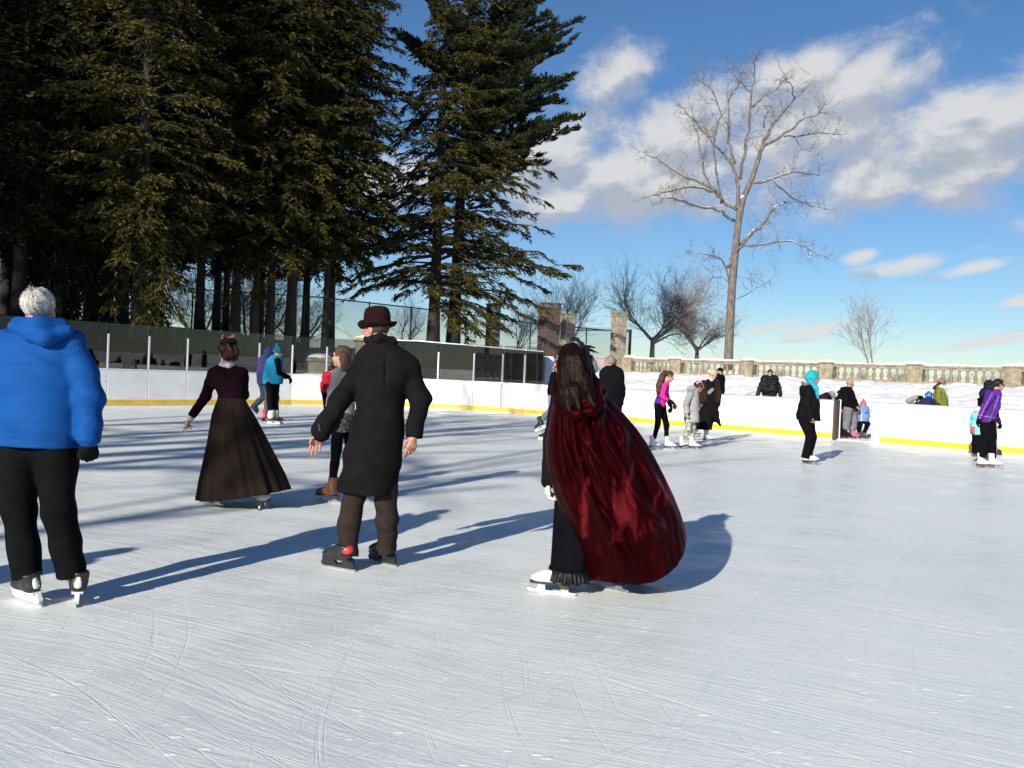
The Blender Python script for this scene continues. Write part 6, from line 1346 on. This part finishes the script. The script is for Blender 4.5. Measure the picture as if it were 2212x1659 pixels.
LBL = cloth('light_blue_coat', (.20, .31, .62), (6, .15), (30, .4, .02), .1, .7); jk = top(g, 'coat', LBL, (.10, .105, .11), (.06, .056, .046), drop=.02, fold=(.006, 30, 1)); paint(g, jk, WGL, lambda x, y, c: (np.abs(x - 487) < 5) & (y > 700) & (c[:, 1] < g.Z))
hair_cap(g, HAIRB, extra=[cap_(g.h(-.06, -.02, -.02), g.h(-.075, .02, -.14), .03, .02), cap_(g.h(.06, -.02, -.02), g.h(.075, .02, -.14), .03, .02)]); beanie(g, cloth('pink_knit', (.68, .16, .22), (26, .3), (60, .8, .02)), pom=.035, lo=.012); mittens(g, 'mitten', BLKC, 'l', (-.3, -.3, .3), (0, -1, 0), (0, 0, 1), .8)
trousers(g, 'leggings', BLKC, (.085, .07, .055)); skate(g, (460, 0), 190, m=BOOTB, sole=SOLEB, sc=.8, vox=.013); skate(g, (520, .02), 170, m=BOOTB, sole=SOLEB, sc=.8, vox=.013)
# ---- three behind the boards past the gate
g = Fig('5', 24.0, face=170, pitch=-4, vox=.016, hd=(1100, 592), nk=(1090, 640), sl=(1045, 665), sr=(1138, 665, .1), el=(990, 592, -.06), er=(1150, 740), wl=(1072, 552, -.12), wr=(1120, 800), hl=(1062, 800), hr=(1112, 800), kl=(1062, 850, -.4), kr=(1112, 850, -.4), al=(1062, 950, -.2), ar=(1112, 950, -.2))
person(g, 'crouching man in a grey shirt and dark vest holding his black cap', (), SKINP); jk = top(g, 'vest', cloth('dark_vest', (.02, .02, .024)), (.12, .12, .12), (.01, .01, .01), arms='', drop=.0)
for s_ in 'lr': blob('sleeve', folds_(sleeve_sdf(g, s_, (.08, .07, .058)), .006, 24, 1), cloth('heather_grey', (.30, .30, .30)), g.root, .015)
hf = cut_(g.he((0, -.012, .05), (.092, .11, .09)), (g.h(0, 0, .04), g.R @ np.array((0, 0, -1.0)))); blob('cap', union_([hf, g.he((0, .11, .045), (.07, .07, .012))], .01), BLKC, g.root, .01); mittens(g, 'glove', BLKC, 'l', (.8, -.2, .25), (0, 0, -1), (0, -1, 0), 1.1); trousers(g, 'trousers', BLKC)
g = Fig('5', 23.1, face=35, pitch=5, hs=.9, vox=.014, hd=(1202, 545), nk=(1188, 590), sl=(1142, 618), sr=(1235, 615, -.1), el=(1130, 690, -.05), er=(1262, 648, -.42), wl=(1160, 740, -.1), wr=(1296, 685, -.72), hl=(1165, 750), hr=(1215, 750), kl=(1165, 850), kr=(1215, 850), al=(1165, 960), ar=(1215, 960))
person(g, 'child in a round blue helmet leaning one arm over the boards', (), SKIN, .75); NAVY = cloth('navy_blue_jacket', (.018, .032, .085)); top(g, 'jacket', NAVY, (.115, .115, .115), (.066, .06, .052), drop=.03); mittens(g, 'mitten', cloth('dark_red_mitten', (.35, .03, .06)), 'r', (.5, -.35, -.8), (0, .5, -.6), (1, 0, 0), 1.0); trousers(g, 'trousers', BLKC)
HELB = mat('blue_helmet_shell', (.012, .11, .52), .22, (4, .1), coat=.6); hf = cut_(g.he((0, -.012, .035), (.115, .13, .12)), (g.h(0, 0, .0), g.R @ np.array((0, .3, -1.0)))); ho = blob('helmet', hf, HELB, g.root, .009); paint(g, ho, HELW, lambda x, y, c: np.hypot((x - 1196) % 40 - 20, (y - 520) % 34 - 17) < 4)
blob('chin_strap', union_([g.hc((.085, .02, .0), (.05, .05, -.10), .007, .007), g.hc((-.085, .02, .0), (-.05, .05, -.10), .007, .007), g.hc((-.05, .05, -.1), (.05, .05, -.1), .008, .008)], .005), HELW, g.root, .008)
g = Fig('5', 24.4, face=96, vox=.016, hd=(1342, 402), nk=(1325, 450), sl=(1305, 488, -.17), sr=(1335, 485, .17), el=(1308, 590, -.22), er=(1375, 590, .2), wl=(1368, 655, -.25), wr=(1390, 650, .1), hl=(1308, 690, -.08), hr=(1350, 690, .08), kl=(1310, 820, -.05), kr=(1345, 820, .05), al=(1310, 950, -.05), ar=(1345, 950, .05))
person(g, 'woman in an olive green jacket tan beanie and white scarf behind the boards', (), SKINP); garment(g, 'jacket', cloth('olive_green_quilt', (.19, .22, .045), (8, .2), (26, .5, .02), .1, .7), [(425, 1285, 1355, .08), (455, 1265, 1378, .13), (520, 1254, 1395, .17), (600, 1252, 1402, .18), (690, 1258, 1405, .19)], (.078, .07, .06), fold=(.007, 30, 1))
beanie(g, cloth('tan_beanie_knit', (.27, .20, .125), (26, .3)), r=(.098, .118, .112), lo=-.01); hair_cap(g, HAIRB, extra=[cap_(g.h(0, -.09, -.05), g.p(1268, 455, 0), .05, .06)], grow=.95)
blob('scarf', folds_(union_([cap_(g.p(1330, 440, -.12), g.p(1372, 450, -.12), .05, .05), cap_(g.p(1372, 450, -.12), g.p(1402, 540, -.1), .05, .035), cap_(g.p(1350, 445, .05), g.p(1385, 470, .0), .06, .05)], .03), .006, 40, 1), LACE, g.root, .013); trousers(g, 'trousers', BLKC)
# ---- figures behind the purple skater
g = Fig('5', 20.7, face=30, vox=.017, hd=(1838, 438), nk=(1828, 490), sl=(1790, 520), sr=(1868, 520, .08), el=(1772, 610), er=(1890, 610, .08), wl=(1775, 700, -.08), wr=(1895, 700), hl=(1825, 720), hr=(1880, 720), kl=(1840, 900), kr=(1890, 900, .05), al=(1850, 1125), ar=(1895, 1125, .05))
person(g, 'figure in a navy hooded coat and pale trousers behind the purple skater', (), SKIN); NVC = cloth('navy_parka', (.016, .020, .045)); top(g, 'parka', NVC, (.13, .135, .135), (.085, .075, .06), drop=.1)
blob('hood', union_([g.he((0, -.02, .02), (.115, .14, .14)), cap_(g.h(0, -.06, -.06), g.nk, .1, .1)], .03), NVC, g.root, .014); trousers(g, 'trousers', cloth('pale_trouser_cloth', (.36, .37, .35)), (.1, .08, .075)); skate(g, (1850, 0), 60, 'hockey', BOOTK, vox=.014); skate(g, (1902, .1), 80, 'hockey', BOOTK, vox=.014)
cb = g.p(1751, 608, -.1); q = thing('camera_bag', 'small black shoulder bag at the side of the navy coat', 'bag', tuple(cb)); mb = MB(); mb.box(cb, (.10, .12, .19), .3, .02); mb.build('pouch', BLKC, q); mb = MB(); mb.box(cb + np.array((0, 0, .075)), (.112, .13, .05), .3, .015); mb.build('flap', BLKC, q); mb = MB(); mb.tube([cb + np.array((0, .05, .09)), g.p(1780, 540, -.12), g.p(1815, 500, -.1)], .010, 6); mb.build('strap', BLKC, q)
g = Fig('5', 20.0, face=40, vox=.015, hs=.84, hd=(1722, 702), nk=(1726, 745), sl=(1692, 768), sr=(1762, 768, .06), el=(1680, 825), er=(1775, 825, .06), wl=(1674, 872, -.1), wr=(1775, 880), hl=(1708, 935), hr=(1752, 935), kl=(1706, 1035), kr=(1752, 1035), al=(1704, 1150), ar=(1756, 1150))
person(g, 'small child in a white hat and mint ski jacket beside the purple skater', (), SKIN, .7); MINT = mat('mint_ski_jacket', (.30, .62, .55), .7, (7, .3), (30, .4, .02), col2=(.05, .38, .40)); top(g, 'jacket', MINT, (.115, .12, .125), (.068, .062, .055), drop=.03); mittens(g, 'mitten', cloth('pink_mitten', (.70, .10, .22)), 'l', (-.45, -.1, -.85), (.8, 0, -.3), (0, -1, 0), .95, cuff=.03)
beanie(g, LACE, r=(.1, .118, .11), lo=-.03); trousers(g, 'snow_trousers', BLKC, (.105, .095, .088)); skate(g, (1704, 0), 60, m=PINKB, sc=.8, vox=.013); skate(g, (1758, .05), 70, m=PINKB, sc=.8, vox=.013)
# ---- woman in purple
g = Fig('5', 17.2, face=84, pitch=6, hs=.97, vox=.012, hd=(1942, 426), nk=(1905, 492), sl=(1880, 525, -.17), sr=(1918, 525, .17), el=(1792, 650, -.25), er=(1890, 670, .22), wl=(1736, 782, -.2), wr=(1944, 808, .15), hl=(1800, 775, -.085), hr=(1850, 775, .085), kl=(1802, 985, -.07), kr=(1872, 975, .08), al=(1772, 1190, -.06), ar=(1872, 1205, .06))
person(g, 'woman in a purple fleece and dark sunglasses leaning forward as she skates', (), SKINP, .9)
PURP = cloth('purple_fleece', (.105, .030, .26), (9, .15), (200, .4, .004), .2); SEAM = cloth('lilac_seam', (.42, .30, .62))
pk = garment(g, 'fleece', PURP, [(468, 1880, 1945, .065, 0), (490, 1868, 1960, .09, 0), (530, 1845, 1962, .13, 0), (600, 1810, 1958, .145, 0), (680, 1782, 1948, .15, 0), (740, 1765, 1915, .15, 0), (792, 1755, 1885, .15, 0)], (.066, .056, .046), fold=(.005, 26, 1), extra=[cap_(g.sl + np.array((0, .1, 0)), g.hl, .09, .12), cap_(g.sr, g.hr, .1, .12)]); paint(g, pk, SEAM, lambda x, y, c: ((np.abs(x - (1935 - .36 * (y - 560))) < 2.6) & (y > 540) | (np.abs(x - (1868 - .50 * (y - 520))) < 2.6) & (y > 500) | (np.abs(y - (750 + .17 * (x - 1770))) < 2.6)) & (c[:, 1] < g.Z + .02))
trousers(g, 'trousers', BLKC, (.105, .082, .072), fold=(.006, 20, 3)); HAIRK = mat('black_hair', (.012, .009, .009), .4, (50, .4), (80, .8, .008), spec=.22, stretch=(3, 3, .2))
hair_cap(g, HAIRK, extra=[cap_(g.h(0, -.1, .02), g.p(1862, 440, -.02), .045, .05), cap_(g.p(1862, 440, -.02), g.p(1838, 505, -.02), .05, .02)], grow=1.03, vox=.009); sunglasses(g, 1.15)
o = mittens(g, 'glove', BLKC, 'l', (-.42, 0, -.9), (.9, 0, -.3), (0, -1, 0), 1.05, mitten=False, curl=30, fat=1.2, cuff=.04); mittens(g, 'glove', BLKC, 'r', (.45, 0, -.9), (-.9, 0, -.3), (0, -1, 0), 1.05, mitten=False, curl=30, fat=1.2, cuff=.04)
skate(g, (1758, -.02), 82, sole=SOLEB, vox=.011); skate(g, (1878, .0), 100, sole=SOLEB, vox=.011)

# ---- another skater just outside the frame: only the long shadow reaches into the picture
src = [o for o in C.objects if o.get('label', '').startswith('grey haired man in glasses')][0]
copy_thing(src, (-4.95, 2.7, 0), 0, 1.0, 'skater outside the frame on the near side of the blue jacket')
